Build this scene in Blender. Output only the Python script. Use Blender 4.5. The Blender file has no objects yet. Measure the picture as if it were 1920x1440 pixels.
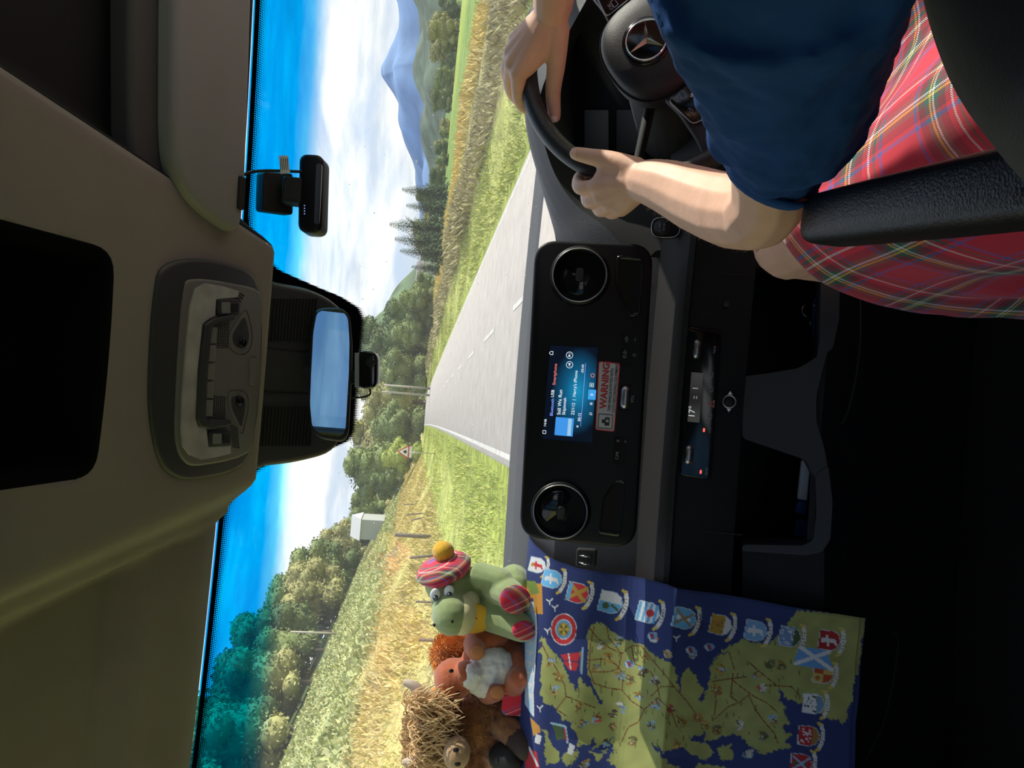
import bpy, bmesh, math, random
import numpy as np
from mathutils import Vector, Matrix, noise

# ------------------------------------------------------------------ camera, world, sun, exposure
SC = bpy.context.scene
COL = SC.collection
F_PX = 1387.0
PITCH = math.radians(7.2)
ROLL = math.radians(4.6)
_f = Vector((0, math.cos(PITCH), -math.sin(PITCH)))
_up0 = Vector((0, math.sin(PITCH), math.cos(PITCH)))
_R = Vector((1, 0, 0)) * math.cos(ROLL) + _up0 * math.sin(ROLL)
_U = _up0 * math.cos(ROLL) - Vector((1, 0, 0)) * math.sin(ROLL)
cam_data = bpy.data.cameras.new('camera')
cam = bpy.data.objects.new('camera', cam_data)
COL.objects.link(cam)
cam_data.sensor_width = 36.0
cam_data.lens = 36.0 * F_PX / 1920.0
cam_data.clip_start = 0.02
cam_data.clip_end = 20000
cam.matrix_world = Matrix((( -_U.x, _R.x, -_f.x, 0), (-_U.y, _R.y, -_f.y, 0), (-_U.z, _R.z, -_f.z, 0), (0, 0, 0, 1)))
SC.camera = cam
SC.view_settings.view_transform = 'Standard'
SC.view_settings.look = 'None'
SC.view_settings.gamma = 1.0
SC.view_settings.use_curve_mapping = False
SC.view_settings.exposure = 0.25

world = bpy.data.worlds.new('world')
SC.world = world
world.use_nodes = True
def build_world():
    nt = world.node_tree; nt.nodes.clear()
    N = nt.nodes.new; L = nt.links.new
    out = N('ShaderNodeOutputWorld'); bg = N('ShaderNodeBackground')
    tc = N('ShaderNodeTexCoord'); sep = N('ShaderNodeSeparateXYZ')
    L(tc.outputs['Generated'], sep.inputs[0])
    grad = N('ShaderNodeValToRGB')
    e = grad.color_ramp.elements
    e[0].position = 0.0; e[0].color = (0.62, 0.74, 0.92, 1)
    e[1].position = 0.6; e[1].color = (0.14, 0.34, 0.78, 1)
    L(sep.outputs['Z'], grad.inputs[0])
    mp = N('ShaderNodeMapping'); mp.inputs['Scale'].default_value = (2.2, 2.2, 11.0)
    L(tc.outputs['Generated'], mp.inputs[0])
    nz = N('ShaderNodeTexNoise'); nz.inputs['Scale'].default_value = 1.6; nz.inputs['Detail'].default_value = 7
    nz.inputs['Roughness'].default_value = 0.6; nz.inputs['Distortion'].default_value = 0.5
    L(mp.outputs[0], nz.inputs[0])
    cr = N('ShaderNodeValToRGB'); c = cr.color_ramp.elements
    c[0].position = 0.36; c[0].color = (0, 0, 0, 1)
    c[1].position = 0.56; c[1].color = (1, 1, 1, 1)
    L(nz.outputs[0], cr.inputs[0])
    nz2 = N('ShaderNodeTexNoise'); nz2.inputs['Scale'].default_value = 3.0; nz2.inputs['Detail'].default_value = 5
    L(mp.outputs[0], nz2.inputs[0])
    cc = N('ShaderNodeValToRGB'); k = cc.color_ramp.elements
    k[0].position = 0.35; k[0].color = (0.66, 0.72, 0.82, 1)
    k[1].position = 0.6; k[1].color = (1.25, 1.22, 1.16, 1)
    L(nz2.outputs[0], cc.inputs[0])
    mx = N('ShaderNodeMix'); mx.data_type = 'RGBA'
    L(cr.outputs[0], mx.inputs[0]); L(grad.outputs[0], mx.inputs[6]); L(cc.outputs[0], mx.inputs[7])
    L(mx.outputs[2], bg.inputs[0]); bg.inputs[1].default_value = 1.0
    L(bg.outputs[0], out.inputs[0])
build_world()

SUN_DIR = Vector((0.76, 0.16, 0.50)).normalized()      # towards the sun: from the driver's side
sun_d = bpy.data.lights.new('sun', 'SUN'); sun_d.energy = 5.4; sun_d.angle = math.radians(0.6); sun_d.color = (1.0, 0.93, 0.82)
sun = bpy.data.objects.new('sun', sun_d); COL.objects.link(sun)
sun.rotation_euler = SUN_DIR.to_track_quat('Z', 'Y').to_euler()

# ------------------------------------------------------------------ helpers
RNG = random.Random(7)
NR = np.random.default_rng(5)
def ray(x, y):
    return _f + _R * ((720 - y) / F_PX) - _U * ((x - 960) / F_PX)
def P(x, y, Y):
    d = ray(x, y); return d * (Y / d.y)
class Plane:
    def __init__(s, o, ex, ey):
        s.o = Vector(o); s.ex = Vector(ex).normalized(); ey = Vector(ey)
        s.ey = (ey - s.ex * ey.dot(s.ex)).normalized(); s.n = s.ex.cross(s.ey)
    def hit(s, x, y):
        d = ray(x, y); t = s.o.dot(s.n) / d.dot(s.n); p = d * t - s.o
        return (p.dot(s.ex), p.dot(s.ey))
    def pts(s, L): return [s.hit(*q) for q in L]
    def M(s, a=0, b=0, c=0, rot=0):
        m = Matrix(((s.ex.x, s.ey.x, s.n.x, 0), (s.ex.y, s.ey.y, s.n.y, 0), (s.ex.z, s.ey.z, s.n.z, 0), (0, 0, 0, 1)))
        p = s.o + s.ex * a + s.ey * b + s.n * c
        return Matrix.Translation(p) @ m @ Matrix.Rotation(rot, 4, 'Z')
    def W(s, a, b, c=0): return s.o + s.ex * a + s.ey * b + s.n * c

def catmull(pts, n=6, closed=False):
    pts = [Vector(p) for p in pts]; out = []; m = len(pts)
    for i in range(m if closed else m - 1):
        if closed: a, b, c, d = pts[i-1], pts[i], pts[(i+1) % m], pts[(i+2) % m]
        else: a, b, c, d = pts[max(i-1, 0)], pts[i], pts[i+1], pts[min(i+2, m-1)]
        for k in range(n):
            t = k / n
            out.append(0.5 * ((2*b) + (c-a)*t + (2*a-5*b+4*c-d)*t*t + (3*b-a-3*c+d)*t**3))
    if not closed: out.append(pts[-1])
    return out
def round_poly(pts, r, seg=5):
    pts = [Vector((p[0], p[1])) for p in pts]; out = []; n = len(pts)
    for i in range(n):
        a, b, c = pts[i-1], pts[i], pts[(i+1) % n]
        d1 = (a-b); d2 = (c-b); rr = min(r, d1.length*0.48, d2.length*0.48)
        p1 = b + d1.normalized()*rr; p2 = b + d2.normalized()*rr
        for k in range(seg+1):
            t = k/seg; out.append((1-t)**2*p1 + 2*t*(1-t)*b + t*t*p2)
    area = sum(out[i-1].x*out[i].y - out[i].x*out[i-1].y for i in range(len(out)))
    if area < 0: out.reverse()
    return [(p.x, p.y) for p in out]

class MB:
    def __init__(s): s.v = []; s.f = []; s.uv = None
    def add(s, vs, fs, M=None):
        o = len(s.v)
        for p in vs:
            p = Vector(p); s.v.append(M @ p if M is not None else p)
        s.f += [tuple(i+o for i in f) for f in fs]; return s
    def box(s, c, size, M=None):
        x, y, z = [k/2 for k in size]; c = Vector(c)
        vs = [c+Vector((i*x, j*y, k*z)) for k in (-1, 1) for j in (-1, 1) for i in (-1, 1)]
        return s.add(vs, [(0,2,3,1),(4,5,7,6),(0,1,5,4),(2,6,7,3),(0,4,6,2),(1,3,7,5)], M)
    def prism(s, poly, z0, z1, M=None, bev=0.0, cap0=True):
        n = len(poly); rings = []
        def inset(d):
            if d == 0: return list(poly)
            o = []
            for i in range(n):
                a, b, c = Vector(poly[i-1]), Vector(poly[i]), Vector(poly[(i+1) % n])
                e1 = (b-a); e2 = (c-b)
                if e1.length < 1e-9: e1 = e2
                if e2.length < 1e-9: e2 = e1
                n1 = Vector((-e1.y, e1.x)).normalized(); n2 = Vector((-e2.y, e2.x)).normalized()
                m = n1+n2; m = m.normalized() if m.length > 1e-6 else n1
                o.append(tuple(b + m*d))
            return o
        rings.append([(p[0], p[1], z0) for p in poly])
        if bev > 0:
            for k in range(4):
                t = k/3*math.pi/2
                q = inset(bev*(1-math.cos(t))); rings.append([(p[0], p[1], z1-bev+bev*math.sin(t)) for p in q])
        else: rings.append([(p[0], p[1], z1) for p in poly])
        vs = [p for r in rings for p in r]; fs = []
        for k in range(len(rings)-1):
            for i in range(n):
                j = (i+1) % n; fs.append((k*n+i, k*n+j, (k+1)*n+j, (k+1)*n+i))
        fs.append(tuple((len(rings)-1)*n+i for i in range(n)))
        if cap0: fs.append(tuple(reversed(range(n))))
        return s.add(vs, fs, M)
    def ring_prism(s, outer, inner, z0, z1, M=None):     # same vertex count
        n = len(outer)
        vs = [(p[0], p[1], z0) for p in outer]+[(p[0], p[1], z1) for p in outer]+[(p[0], p[1], z1) for p in inner]+[(p[0], p[1], z0) for p in inner]
        fs = []
        for i in range(n):
            j = (i+1) % n
            for k in range(4):
                l = (k+1) % 4; fs.append((k*n+i, k*n+j, l*n+j, l*n+i))
        return s.add(vs, fs, M)
    def tube(s, pts, rad, n=8, M=None, cap=True, flat=None):
        pts = [Vector(p) for p in pts]; m = len(pts)
        if not hasattr(rad, '__len__'): rad = [rad]*m
        ref = None; vs = []; fs = []
        for i in range(m):
            t = (pts[min(i+1, m-1)]-pts[max(i-1, 0)])
            if t.length < 1e-9: t = Vector((0, 0, 1))
            t.normalize()
            if ref is None:
                ref = Vector((0, 0, 1)) if abs(t.z) < 0.9 else Vector((1, 0, 0))
                if flat is not None: ref = Vector(flat)
            b = t.cross(ref)
            if b.length < 1e-6: b = t.orthogonal()
            b.normalize(); a = b.cross(t); ref = a
            r = rad[i]; ra, rb = (r if hasattr(r, '__len__') else (r, r))
            for k in range(n):
                w = 2*math.pi*k/n; vs.append(pts[i]+a*(ra*math.cos(w))+b*(rb*math.sin(w)))
        for i in range(m-1):
            for k in range(n):
                l = (k+1) % n; fs.append((i*n+k, i*n+l, (i+1)*n+l, (i+1)*n+k))
        if cap:
            fs.append(tuple(reversed(range(n)))); fs.append(tuple((m-1)*n+k for k in range(n)))
        return s.add(vs, fs, M)
    def capsule(s, pts, rad, n=10, M=None):        # tube with rounded ends
        pts = [Vector(p) for p in pts]
        if not hasattr(rad, '__len__'): rad = [rad]*len(pts)
        d0 = (pts[0]-pts[1]).normalized(); d1 = (pts[-1]-pts[-2]).normalized()
        P2 = []; R2 = []
        for k in range(3, 0, -1):
            w = k/3*math.pi/2*0.98; P2.append(pts[0]+d0*rad[0]*math.sin(w)); R2.append(rad[0]*math.cos(w))
        P2 += pts; R2 += list(rad)
        for k in range(1, 4):
            w = k/3*math.pi/2*0.98; P2.append(pts[-1]+d1*rad[-1]*math.sin(w)); R2.append(rad[-1]*math.cos(w))
        return s.tube(P2, R2, n, M)
    def ell(s, c, r, M=None, n=16, m=10):
        if not hasattr(r, '__len__'): r = (r, r, r)
        c = Vector(c); vs = [c+Vector((0, 0, -r[2]))]; fs = []
        for j in range(1, m):
            t = -math.pi/2+math.pi*j/m
            for i in range(n):
                p = 2*math.pi*i/n; vs.append(c+Vector((r[0]*math.cos(t)*math.cos(p), r[1]*math.cos(t)*math.sin(p), r[2]*math.sin(t))))
        vs.append(c+Vector((0, 0, r[2]))); top = len(vs)-1
        for i in range(n):
            j = (i+1) % n; fs.append((0, 1+j, 1+i)); fs.append((top, top-n+i, top-n+j))
        for k in range(m-2):
            for i in range(n):
                j = (i+1) % n; a = 1+k*n; fs.append((a+i, a+j, a+n+j, a+n+i))
        return s.add(vs, fs, M)
    def lathe(s, prof, n=24, M=None):
        vs = []; fs = []; m = len(prof)
        for (r, z) in prof:
            for k in range(n):
                w = 2*math.pi*k/n; vs.append((r*math.cos(w), r*math.sin(w), z))
        for i in range(m-1):
            for k in range(n):
                l = (k+1) % n; fs.append((i*n+k, i*n+l, (i+1)*n+l, (i+1)*n+k))
        if prof[0][0] > 1e-6: fs.append(tuple(reversed(range(n))))
        if prof[-1][0] > 1e-6: fs.append(tuple((m-1)*n+k for k in range(n)))
        return s.add(vs, fs, M)
    def torus(s, R, r, n=40, m=10, M=None, a0=0, a1=2*math.pi):
        full = abs(a1-a0-2*math.pi) < 1e-6
        pts = [(R*math.cos(a0+(a1-a0)*i/n), R*math.sin(a0+(a1-a0)*i/n), 0) for i in range(n+1)]
        if full:
            vs = []; fs = []
            for i in range(n):
                w = 2*math.pi*i/n
                for k in range(m):
                    q = 2*math.pi*k/m; rr = R+r*math.cos(q); vs.append((rr*math.cos(w), rr*math.sin(w), r*math.sin(q)))
            for i in range(n):
                for k in range(m):
                    i2 = (i+1) % n; k2 = (k+1) % m; fs.append((i*m+k, i2*m+k, i2*m+k2, i*m+k2))
            return s.add(vs, fs, M)
        return s.tube(pts, r, m, M)
    def grid(s, fn, nu, nv, M=None, uv=None):
        vs = [fn(i/(nu-1), j/(nv-1)) for j in range(nv) for i in range(nu)]
        fs = [(j*nu+i, j*nu+i+1, (j+1)*nu+i+1, (j+1)*nu+i) for j in range(nv-1) for i in range(nu-1)]
        if uv is not None: s.uv = (uv, nu, nv)
        return s.add(vs, fs, M)
    def build(s, name, mat, parent=None, smooth=True, mods=(), auto=None, M=None):
        me = bpy.data.meshes.new(name)
        me.from_pydata([tuple(v) for v in s.v], [], s.f)
        me.validate(); me.update()
        if s.uv is not None:
            fn, nu, nv = s.uv
            lay = me.uv_layers.new(name='UVMap')
            lv = np.zeros(len(me.loops), dtype=np.int32); me.loops.foreach_get('vertex_index', lv)
            uvs = np.array([fn(i/(nu-1), j/(nv-1)) for j in range(nv) for i in range(nu)], dtype=np.float32)
            lay.data.foreach_set('uv', uvs[lv].ravel())
        if smooth:
            me.shade_smooth()
            if auto is not None: me.set_sharp_from_angle(angle=math.radians(auto))
        if mat is not None: me.materials.append(mat)
        return link(name, me, parent, mods, M)
def link(name, me, parent=None, mods=(), M=None):
    o = bpy.data.objects.new(name, me); COL.objects.link(o)
    if M is not None: o.matrix_world = M
    if parent is not None:
        o.parent = parent
        o.matrix_parent_inverse = parent.matrix_world.inverted() if parent.type == 'EMPTY' or True else Matrix()
    for m in mods:
        if m[0] == 'remesh':
            k = o.modifiers.new('remesh', 'REMESH'); k.mode = 'VOXEL'; k.voxel_size = m[1]; k.use_smooth_shade = True
        elif m[0] == 'smooth':
            k = o.modifiers.new('smooth', 'SMOOTH'); k.factor = 0.5; k.iterations = m[1]
        elif m[0] == 'bevel':
            k = o.modifiers.new('bevel', 'BEVEL'); k.width = m[1]; k.segments = 3; k.limit_method = 'ANGLE'; k.angle_limit = math.radians(m[2] if len(m) > 2 else 35)
            k.harden_normals = False
        elif m[0] == 'sub':
            k = o.modifiers.new('sub', 'SUBSURF'); k.levels = m[1]; k.render_levels = m[1]
        elif m[0] == 'solid':
            k = o.modifiers.new('solid', 'SOLIDIFY'); k.thickness = m[1]; k.offset = m[2] if len(m) > 2 else -1
        elif m[0] == 'disp':
            t = bpy.data.textures.new('d', 'CLOUDS'); t.noise_scale = m[2]
            k = o.modifiers.new('disp', 'DISPLACE'); k.texture = t; k.strength = m[1]; k.texture_coords = 'GLOBAL'
    return o
def thing(name, label, cat, loc=(0, 0, 0), group=None):
    o = bpy.data.objects.new(name, None); COL.objects.link(o); o.location = loc; o.empty_display_size = 0.05
    o.matrix_world = Matrix.Translation(Vector(loc))
    o['label'] = label; o['category'] = cat
    if group: o['group'] = group
    return o
def tag(o, label, cat, group=None, kind=None):
    if label: o['label'] = label
    if cat: o['category'] = cat
    if group: o['group'] = group
    if kind: o['kind'] = kind
    return o
def struct(o, label, cat=None):
    o['kind'] = 'structure'; o['label'] = label
    if cat: o['category'] = cat
    return o
def text(body, size, M, mat, parent, align='LEFT', name='lettering', ext=0.00015, bold=0.0, sx=1.0):
    cu = bpy.data.curves.new(name, 'FONT'); cu.body = body; cu.size = size; cu.align_x = align; cu.align_y = 'CENTER'
    cu.extrude = ext; cu.offset = bold; cu.materials.append(mat); cu.resolution_u = 3
    tmp = bpy.data.objects.new('tmp_text', cu); me = bpy.data.meshes.new_from_object(tmp); me.name = name
    if not me.materials: me.materials.append(mat)
    bpy.data.objects.remove(tmp); bpy.data.curves.remove(cu)
    return link(name, me, parent, (), M @ Matrix.Diagonal((sx, 1, 1, 1)))

# ------------------------------------------------------------------ materials
def mat(name, col=(0.5, 0.5, 0.5), rough=0.6, metal=0.0, noise_scale=0, noise_amt=0.0, bump=0.0, bump_scale=200.0, sheen=0.0, spec=0.5, emit=None, emit_s=1.0, sss=0.0, coat=0.0, voronoi=False):
    m = bpy.data.materials.new(name); m.use_nodes = True
    nt = m.node_tree; b = nt.nodes['Principled BSDF']
    b.inputs['Base Color'].default_value = (*col, 1); b.inputs['Roughness'].default_value = rough
    b.inputs['Metallic'].default_value = metal; b.inputs['Specular IOR Level'].default_value = spec
    if sheen: b.inputs['Sheen Weight'].default_value = sheen; b.inputs['Sheen Roughness'].default_value = 0.5
    if coat: b.inputs['Coat Weight'].default_value = coat; b.inputs['Coat Roughness'].default_value = 0.06
    if sss:
        b.inputs['Subsurface Weight'].default_value = sss; b.inputs['Subsurface Radius'].default_value = (0.01, 0.004, 0.002); b.inputs['Subsurface Scale'].default_value = 0.6
    if emit: b.inputs['Emission Color'].default_value = (*emit, 1); b.inputs['Emission Strength'].default_value = emit_s
    tc = None
    if noise_amt or bump: tc = nt.nodes.new('ShaderNodeTexCoord')
    if noise_amt:
        nz = nt.nodes.new('ShaderNodeTexNoise'); nz.inputs['Scale'].default_value = noise_scale; nz.inputs['Detail'].default_value = 5
        nt.links.new(tc.outputs['Object'], nz.inputs[0])
        r = nt.nodes.new('ShaderNodeValToRGB')
        r.color_ramp.elements[0].position = 0.3; r.color_ramp.elements[1].position = 0.7
        r.color_ramp.elements[0].color = (*[max(0, c*(1-noise_amt)) for c in col], 1)
        r.color_ramp.elements[1].color = (*[min(1, c*(1+noise_amt)) for c in col], 1)
        nt.links.new(nz.outputs[0], r.inputs[0]); nt.links.new(r.outputs[0], b.inputs['Base Color'])
    if bump:
        if voronoi:
            nb = nt.nodes.new('ShaderNodeTexVoronoi'); nb.feature = 'DISTANCE_TO_EDGE'
        else: nb = nt.nodes.new('ShaderNodeTexNoise'); nb.inputs['Detail'].default_value = 3
        nb.inputs['Scale'].default_value = bump_scale
        nt.links.new(tc.outputs['Object'], nb.inputs[0])
        bp = nt.nodes.new('ShaderNodeBump'); bp.inputs['Strength'].default_value = bump; bp.inputs['Distance'].default_value = 0.002
        nt.links.new(nb.outputs[0], bp.inputs['Height']); nt.links.new(bp.outputs[0], b.inputs['Normal'])
    return m
def attr_mat(name, rough=0.9, attr='col', noise_scale=0, noise_amt=0.0, bump=0.0, bump_scale=50, sheen=0):
    m = mat(name, (0.5, 0.5, 0.5), rough, sheen=sheen, spec=0.2)
    nt = m.node_tree; b = nt.nodes['Principled BSDF']
    a = nt.nodes.new('ShaderNodeAttribute'); a.attribute_name = attr
    last = a.outputs['Color']
    tc = nt.nodes.new('ShaderNodeTexCoord')
    if noise_amt:
        nz = nt.nodes.new('ShaderNodeTexNoise'); nz.inputs['Scale'].default_value = noise_scale; nz.inputs['Detail'].default_value = 6
        nt.links.new(tc.outputs['Object'], nz.inputs[0])
        mr = nt.nodes.new('ShaderNodeMapRange'); mr.inputs['From Min'].default_value = 0.3; mr.inputs['From Max'].default_value = 0.7
        mr.inputs['To Min'].default_value = 1-noise_amt; mr.inputs['To Max'].default_value = 1+noise_amt
        nt.links.new(nz.outputs[0], mr.inputs[0])
        mx = nt.nodes.new('ShaderNodeMix'); mx.data_type = 'RGBA'; mx.blend_type = 'MULTIPLY'; mx.inputs[0].default_value = 1
        nt.links.new(last, mx.inputs[6]); nt.links.new(mr.outputs[0], mx.inputs[7]); last = mx.outputs[2]
    nt.links.new(last, b.inputs['Base Color'])
    if bump:
        nb = nt.nodes.new('ShaderNodeTexNoise'); nb.inputs['Scale'].default_value = bump_scale; nb.inputs['Detail'].default_value = 4
        nt.links.new(tc.outputs['Object'], nb.inputs[0])
        bp = nt.nodes.new('ShaderNodeBump'); bp.inputs['Strength'].default_value = bump; bp.inputs['Distance'].default_value = 0.1
        nt.links.new(nb.outputs[0], bp.inputs['Height']); nt.links.new(bp.outputs[0], b.inputs['Normal'])
    return m
def set_attr(o, cols, name='col'):
    me = o.data; a = me.color_attributes.new(name, 'FLOAT_COLOR', 'POINT')
    c = np.ones((len(me.vertices), 4), dtype=np.float32); c[:, :3] = cols
    a.data.foreach_set('color', c.ravel())

M_DASH = mat('dash_black_plastic', (0.010, 0.0105, 0.013), 0.6, spec=0.25, bump=0.25, bump_scale=900)
M_DASHTOP = mat('dash_grey_grain', (0.026, 0.027, 0.031), 0.5, spec=0.35, bump=0.5, bump_scale=700)
M_PANEL = mat('panel_black', (0.005, 0.005, 0.006), 0.42, spec=0.25)
M_GLOSS = mat('piano_black', (0.003, 0.003, 0.004), 0.12)
M_BLACK = mat('matte_black', (0.008, 0.008, 0.009), 0.7)
M_CHROME = mat('chrome', (0.75, 0.75, 0.77), 0.15, metal=1.0)
M_SATIN = mat('satin_silver', (0.5, 0.5, 0.52), 0.35, metal=1.0)
M_GREYMARK = mat('grey_print', (0.32, 0.32, 0.34), 0.6)
M_WHITE = mat('white_print', (0.8, 0.8, 0.8), 0.6)
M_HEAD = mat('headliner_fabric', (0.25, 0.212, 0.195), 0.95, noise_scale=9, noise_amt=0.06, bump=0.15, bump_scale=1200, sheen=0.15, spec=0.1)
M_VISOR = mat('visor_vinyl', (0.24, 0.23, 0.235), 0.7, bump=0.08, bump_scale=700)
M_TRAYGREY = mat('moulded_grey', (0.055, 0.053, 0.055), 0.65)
M_CONS = mat('console_grey', (0.15, 0.145, 0.14), 0.5)
M_CONSD = mat('console_dark', (0.034, 0.034, 0.037), 0.5)
M_LEATHER = mat('black_leather', (0.02, 0.02, 0.022), 0.36, bump=0.4, bump_scale=420)
M_SEAT = mat('seat_dark_fabric', (0.02, 0.02, 0.021), 0.9, bump=0.3, bump_scale=600, sheen=0.2)
M_SKIN = mat('skin', (0.80, 0.48, 0.34), 0.5, noise_scale=30, noise_amt=0.08, bump=0.12, bump_scale=220, sss=0.15)
M_NAVY = mat('navy_cotton', (0.018, 0.07, 0.235), 0.9, noise_scale=14, noise_amt=0.15, bump=0.12, bump_scale=900, spec=0.2)
M_HAIR = mat('brown_hair', (0.12, 0.06, 0.03), 0.6)

# ------------------------------------------------------------------ exterior: terrain, road
def sstep(a, b, x):
    t = np.clip((x-a)/(b-a), 0, 1); return t*t*(3-2*t)
def road_c(Y):      # x of the road middle
    Y = np.asarray(Y, dtype=float); return 2.45 - 0.05*Y - 0.00006*np.clip(Y, 0, 400)**2
def ground(X, Y):
    X = np.asarray(X, dtype=float); Y = np.asarray(Y, dtype=float)
    zr = -2.0 - 6.0*sstep(150, 420, Y)
    d = -(X - road_c(Y)) - 5.2
    left = 0.10*np.clip(d, 0, 3) + 0.42*np.clip(d-3, 0, 24) + 0.40*np.clip(d-27, 0, 90)
    left = left*(0.35+0.65*sstep(260, 120, Y)) if False else left
    r = (X - road_c(Y)) - 5.0
    right = 0.25*sstep(0, 3, r) - 0.012*np.clip(r-4, 0, 160)
    far = 0.0*Y
    bump = 0.10*np.sin(X*0.9+Y*0.3)*np.sin(Y*0.41-X*0.2)*(np.abs(X-road_c(Y)) > 5)
    return zr + left + right + far + bump
def ground_z(x, y): return float(ground(np.array([x]), np.array([y]))[0])

def build_terrain():
    ys = np.concatenate([np.linspace(-30, 60, 70), np.linspace(62, 200, 60), np.linspace(206, 1700, 70)])
    xs = np.concatenate([np.linspace(-260, -45, 40), np.linspace(-42, 26, 110), np.linspace(29, 700, 50)])
    XX, YY = np.meshgrid(xs, ys); ZZ = ground(XX, YY)
    nx, ny = len(xs), len(ys)
    mb = MB(); mb.v = [Vector(p) for p in np.stack([XX.ravel(), YY.ravel(), ZZ.ravel()], 1)]
    mb.f = [(j*nx+i, j*nx+i+1, (j+1)*nx+i+1, (j+1)*nx+i) for j in range(ny-1) for i in range(nx-1)]
    o = mb.build('ground', attr_mat('ground_mix', 0.95, noise_scale=2.6, noise_amt=0.4, bump=0.4, bump_scale=6))
    X = XX.ravel(); Y = YY.ravel(); D = X-road_c(Y)
    col = np.tile(np.array([0.30, 0.36, 0.06]), (len(X), 1))
    def put(mask, c): col[mask] = c
    put(D < -5.2, (0.44, 0.48, 0.13))
    put(D < -9, (0.54, 0.48, 0.17))
    put(D < -13, (0.52, 0.44, 0.18))
    put(D < -17, (0.40, 0.42, 0.18))
    put(D < -25, (0.30, 0.33, 0.15))
    put(D < -34, (0.07, 0.10, 0.03))
    put(D > 4, (0.44, 0.46, 0.13))
    put(D > 7, (0.33, 0.30, 0.12))
    put(D > 16.5, (0.60, 0.46, 0.10))
    put(D > 21, (0.22, 0.33, 0.07))
    put(D > 55, (0.36, 0.44, 0.08))
    put(D > 80, (0.16, 0.26, 0.06))
    col *= (1+0.12*NR.standard_normal((len(X), 1)))
    set_attr(o, np.clip(col, 0, 1))
    struct(o, 'grassy verges, yellow fields and hillside around the road', 'ground')
    # road
    M_ROAD = mat('asphalt', (0.50, 0.455, 0.42), 0.9, noise_scale=2.2, noise_amt=0.10, bump=0.5, bump_scale=30)
    rb = MB(); ysr = np.concatenate([np.linspace(-25, 60, 60), np.linspace(62, 330, 80)])
    rows = []
    for y in ysr:
        c = float(road_c(y)); z = float(-2.0-6.0*sstep(150, 420, y))+0.03
        hw = 3.45+0.5*float(sstep(20, 4, y))*0
        rows.append([(c-hw, y, z-0.05), (c-hw+0.1, y, z+0.01), (c, y, z+0.05), (c+hw-0.1, y, z+0.01), (c+hw, y, z-0.05)])
    vs = [p for r in rows for p in r]; fs = [(j*5+i, j*5+i+1, (j+1)*5+i+1, (j+1)*5+i) for j in range(len(rows)-1) for i in range(4)]
    rb.add(vs, fs); road = rb.build('road', M_ROAD)
    struct(road, 'pale grey tarmac country road ahead', 'road')
    M_LINE = mat('road_paint', (0.66, 0.64, 0.60), 0.8, noise_scale=3, noise_amt=0.2)
    def strip(off0, off1, y0, y1, name, n=2):
        mb = MB(); vs = []
        for k in range(n+1):
            y = y0+(y1-y0)*k/n; c = float(road_c(y)); z = float(-2.0-6.0*sstep(150, 420, y))+0.03
            for o_ in (off0, off1): vs.append((c+o_, y, z+0.058-abs(o_)*0.0138))
        mb.add(vs, [(2*k, 2*k+1, 2*k+3, 2*k+2) for k in range(n)]); mb.build(name, M_LINE, road)
    y = 6.0
    while y < 120:
        strip(-0.06, 0.06, y, y+3.0, 'lane_dash'); y += 7.0
    strip(-3.25, -3.13, 4, 260, 'edge_line', 90); strip(3.13, 3.25, 4, 260, 'edge_line', 90)
build_terrain()

# foliage textures: one mesh of many small leaf cards around lumpy blobs
def leaf_cloud(blobs, n, size, seed, flat=0.0):
    r = np.random.default_rng(seed)
    B = np.array([b[:6] for b in blobs], dtype=float)           # cx cy cz rx ry rz
    w = (B[:, 3]*B[:, 4]+B[:, 4]*B[:, 5]+B[:, 3]*B[:, 5]); w /= w.sum()
    idx = r.choice(len(B), n, p=w)
    d = r.standard_normal((n, 3)); d /= np.linalg.norm(d, axis=1)[:, None]
    rad = 0.80+0.28*r.random((n, 1))
    c = B[idx, :3]+d*B[idx, 3:6]*rad
    nrm = d+0.7*r.standard_normal((n, 3)); nrm /= np.linalg.norm(nrm, axis=1)[:, None]
    t = np.cross(nrm, r.standard_normal((n, 3))); t /= np.linalg.norm(t, axis=1)[:, None]
    b = np.cross(nrm, t); s = size*(0.6+0.8*r.random((n, 1)))
    V = np.stack([c-t*s, c-b*s*0.6, c+t*s, c+b*s*0.6], 1).reshape(-1, 3)
    F = np.arange(4*n).reshape(-1, 4)
    return V, F
def foliage_mesh(name, blobs, n, size, seed, mat_):
    V, Fc = leaf_cloud(blobs, n, size, seed)
    mb = MB()
    for b in blobs: mb.ell(b[:3], [k*0.86 for k in b[3:6]], n=12, m=8)
    k = len(mb.v)
    me = bpy.data.meshes.new(name)
    me.from_pydata([tuple(v) for v in mb.v]+[tuple(v) for v in V], [], mb.f+[tuple(int(i)+k for i in f) for f in Fc])
    me.materials.append(mat_); me.shade_smooth(); return me
def leafmat(name, c):
    m = mat(name, c, 0.75, noise_scale=0.9, noise_amt=0.45, spec=0.2)
    return m
M_LEAF = [leafmat('leaf_dark', (0.12, 0.165, 0.065)), leafmat('leaf_mid', (0.20, 0.25, 0.095)), leafmat('leaf_olive', (0.32, 0.31, 0.13)), leafmat('leaf_bright', (0.36, 0.42, 0.10))]
M_CONIF = leafmat('conifer_green', (0.07, 0.12, 0.05))
M_BARK = mat('bark', (0.12, 0.09, 0.065), 0.9, noise_scale=8, noise_amt=0.3)
def crown_blobs(seed):
    r = random.Random(seed); out = [(0, 0, 0.50, 0.25, 0.25, 0.36)]
    for k in range(15):
        a = r.uniform(0, 6.28); h = r.uniform(0.08, 0.88); q = r.uniform(0.12, 0.28)*(1.1-abs(h-0.45))
        s = r.uniform(0.10, 0.18); out.append((math.cos(a)*q, math.sin(a)*q, h, s, s, s*0.85))
    return out
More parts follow.
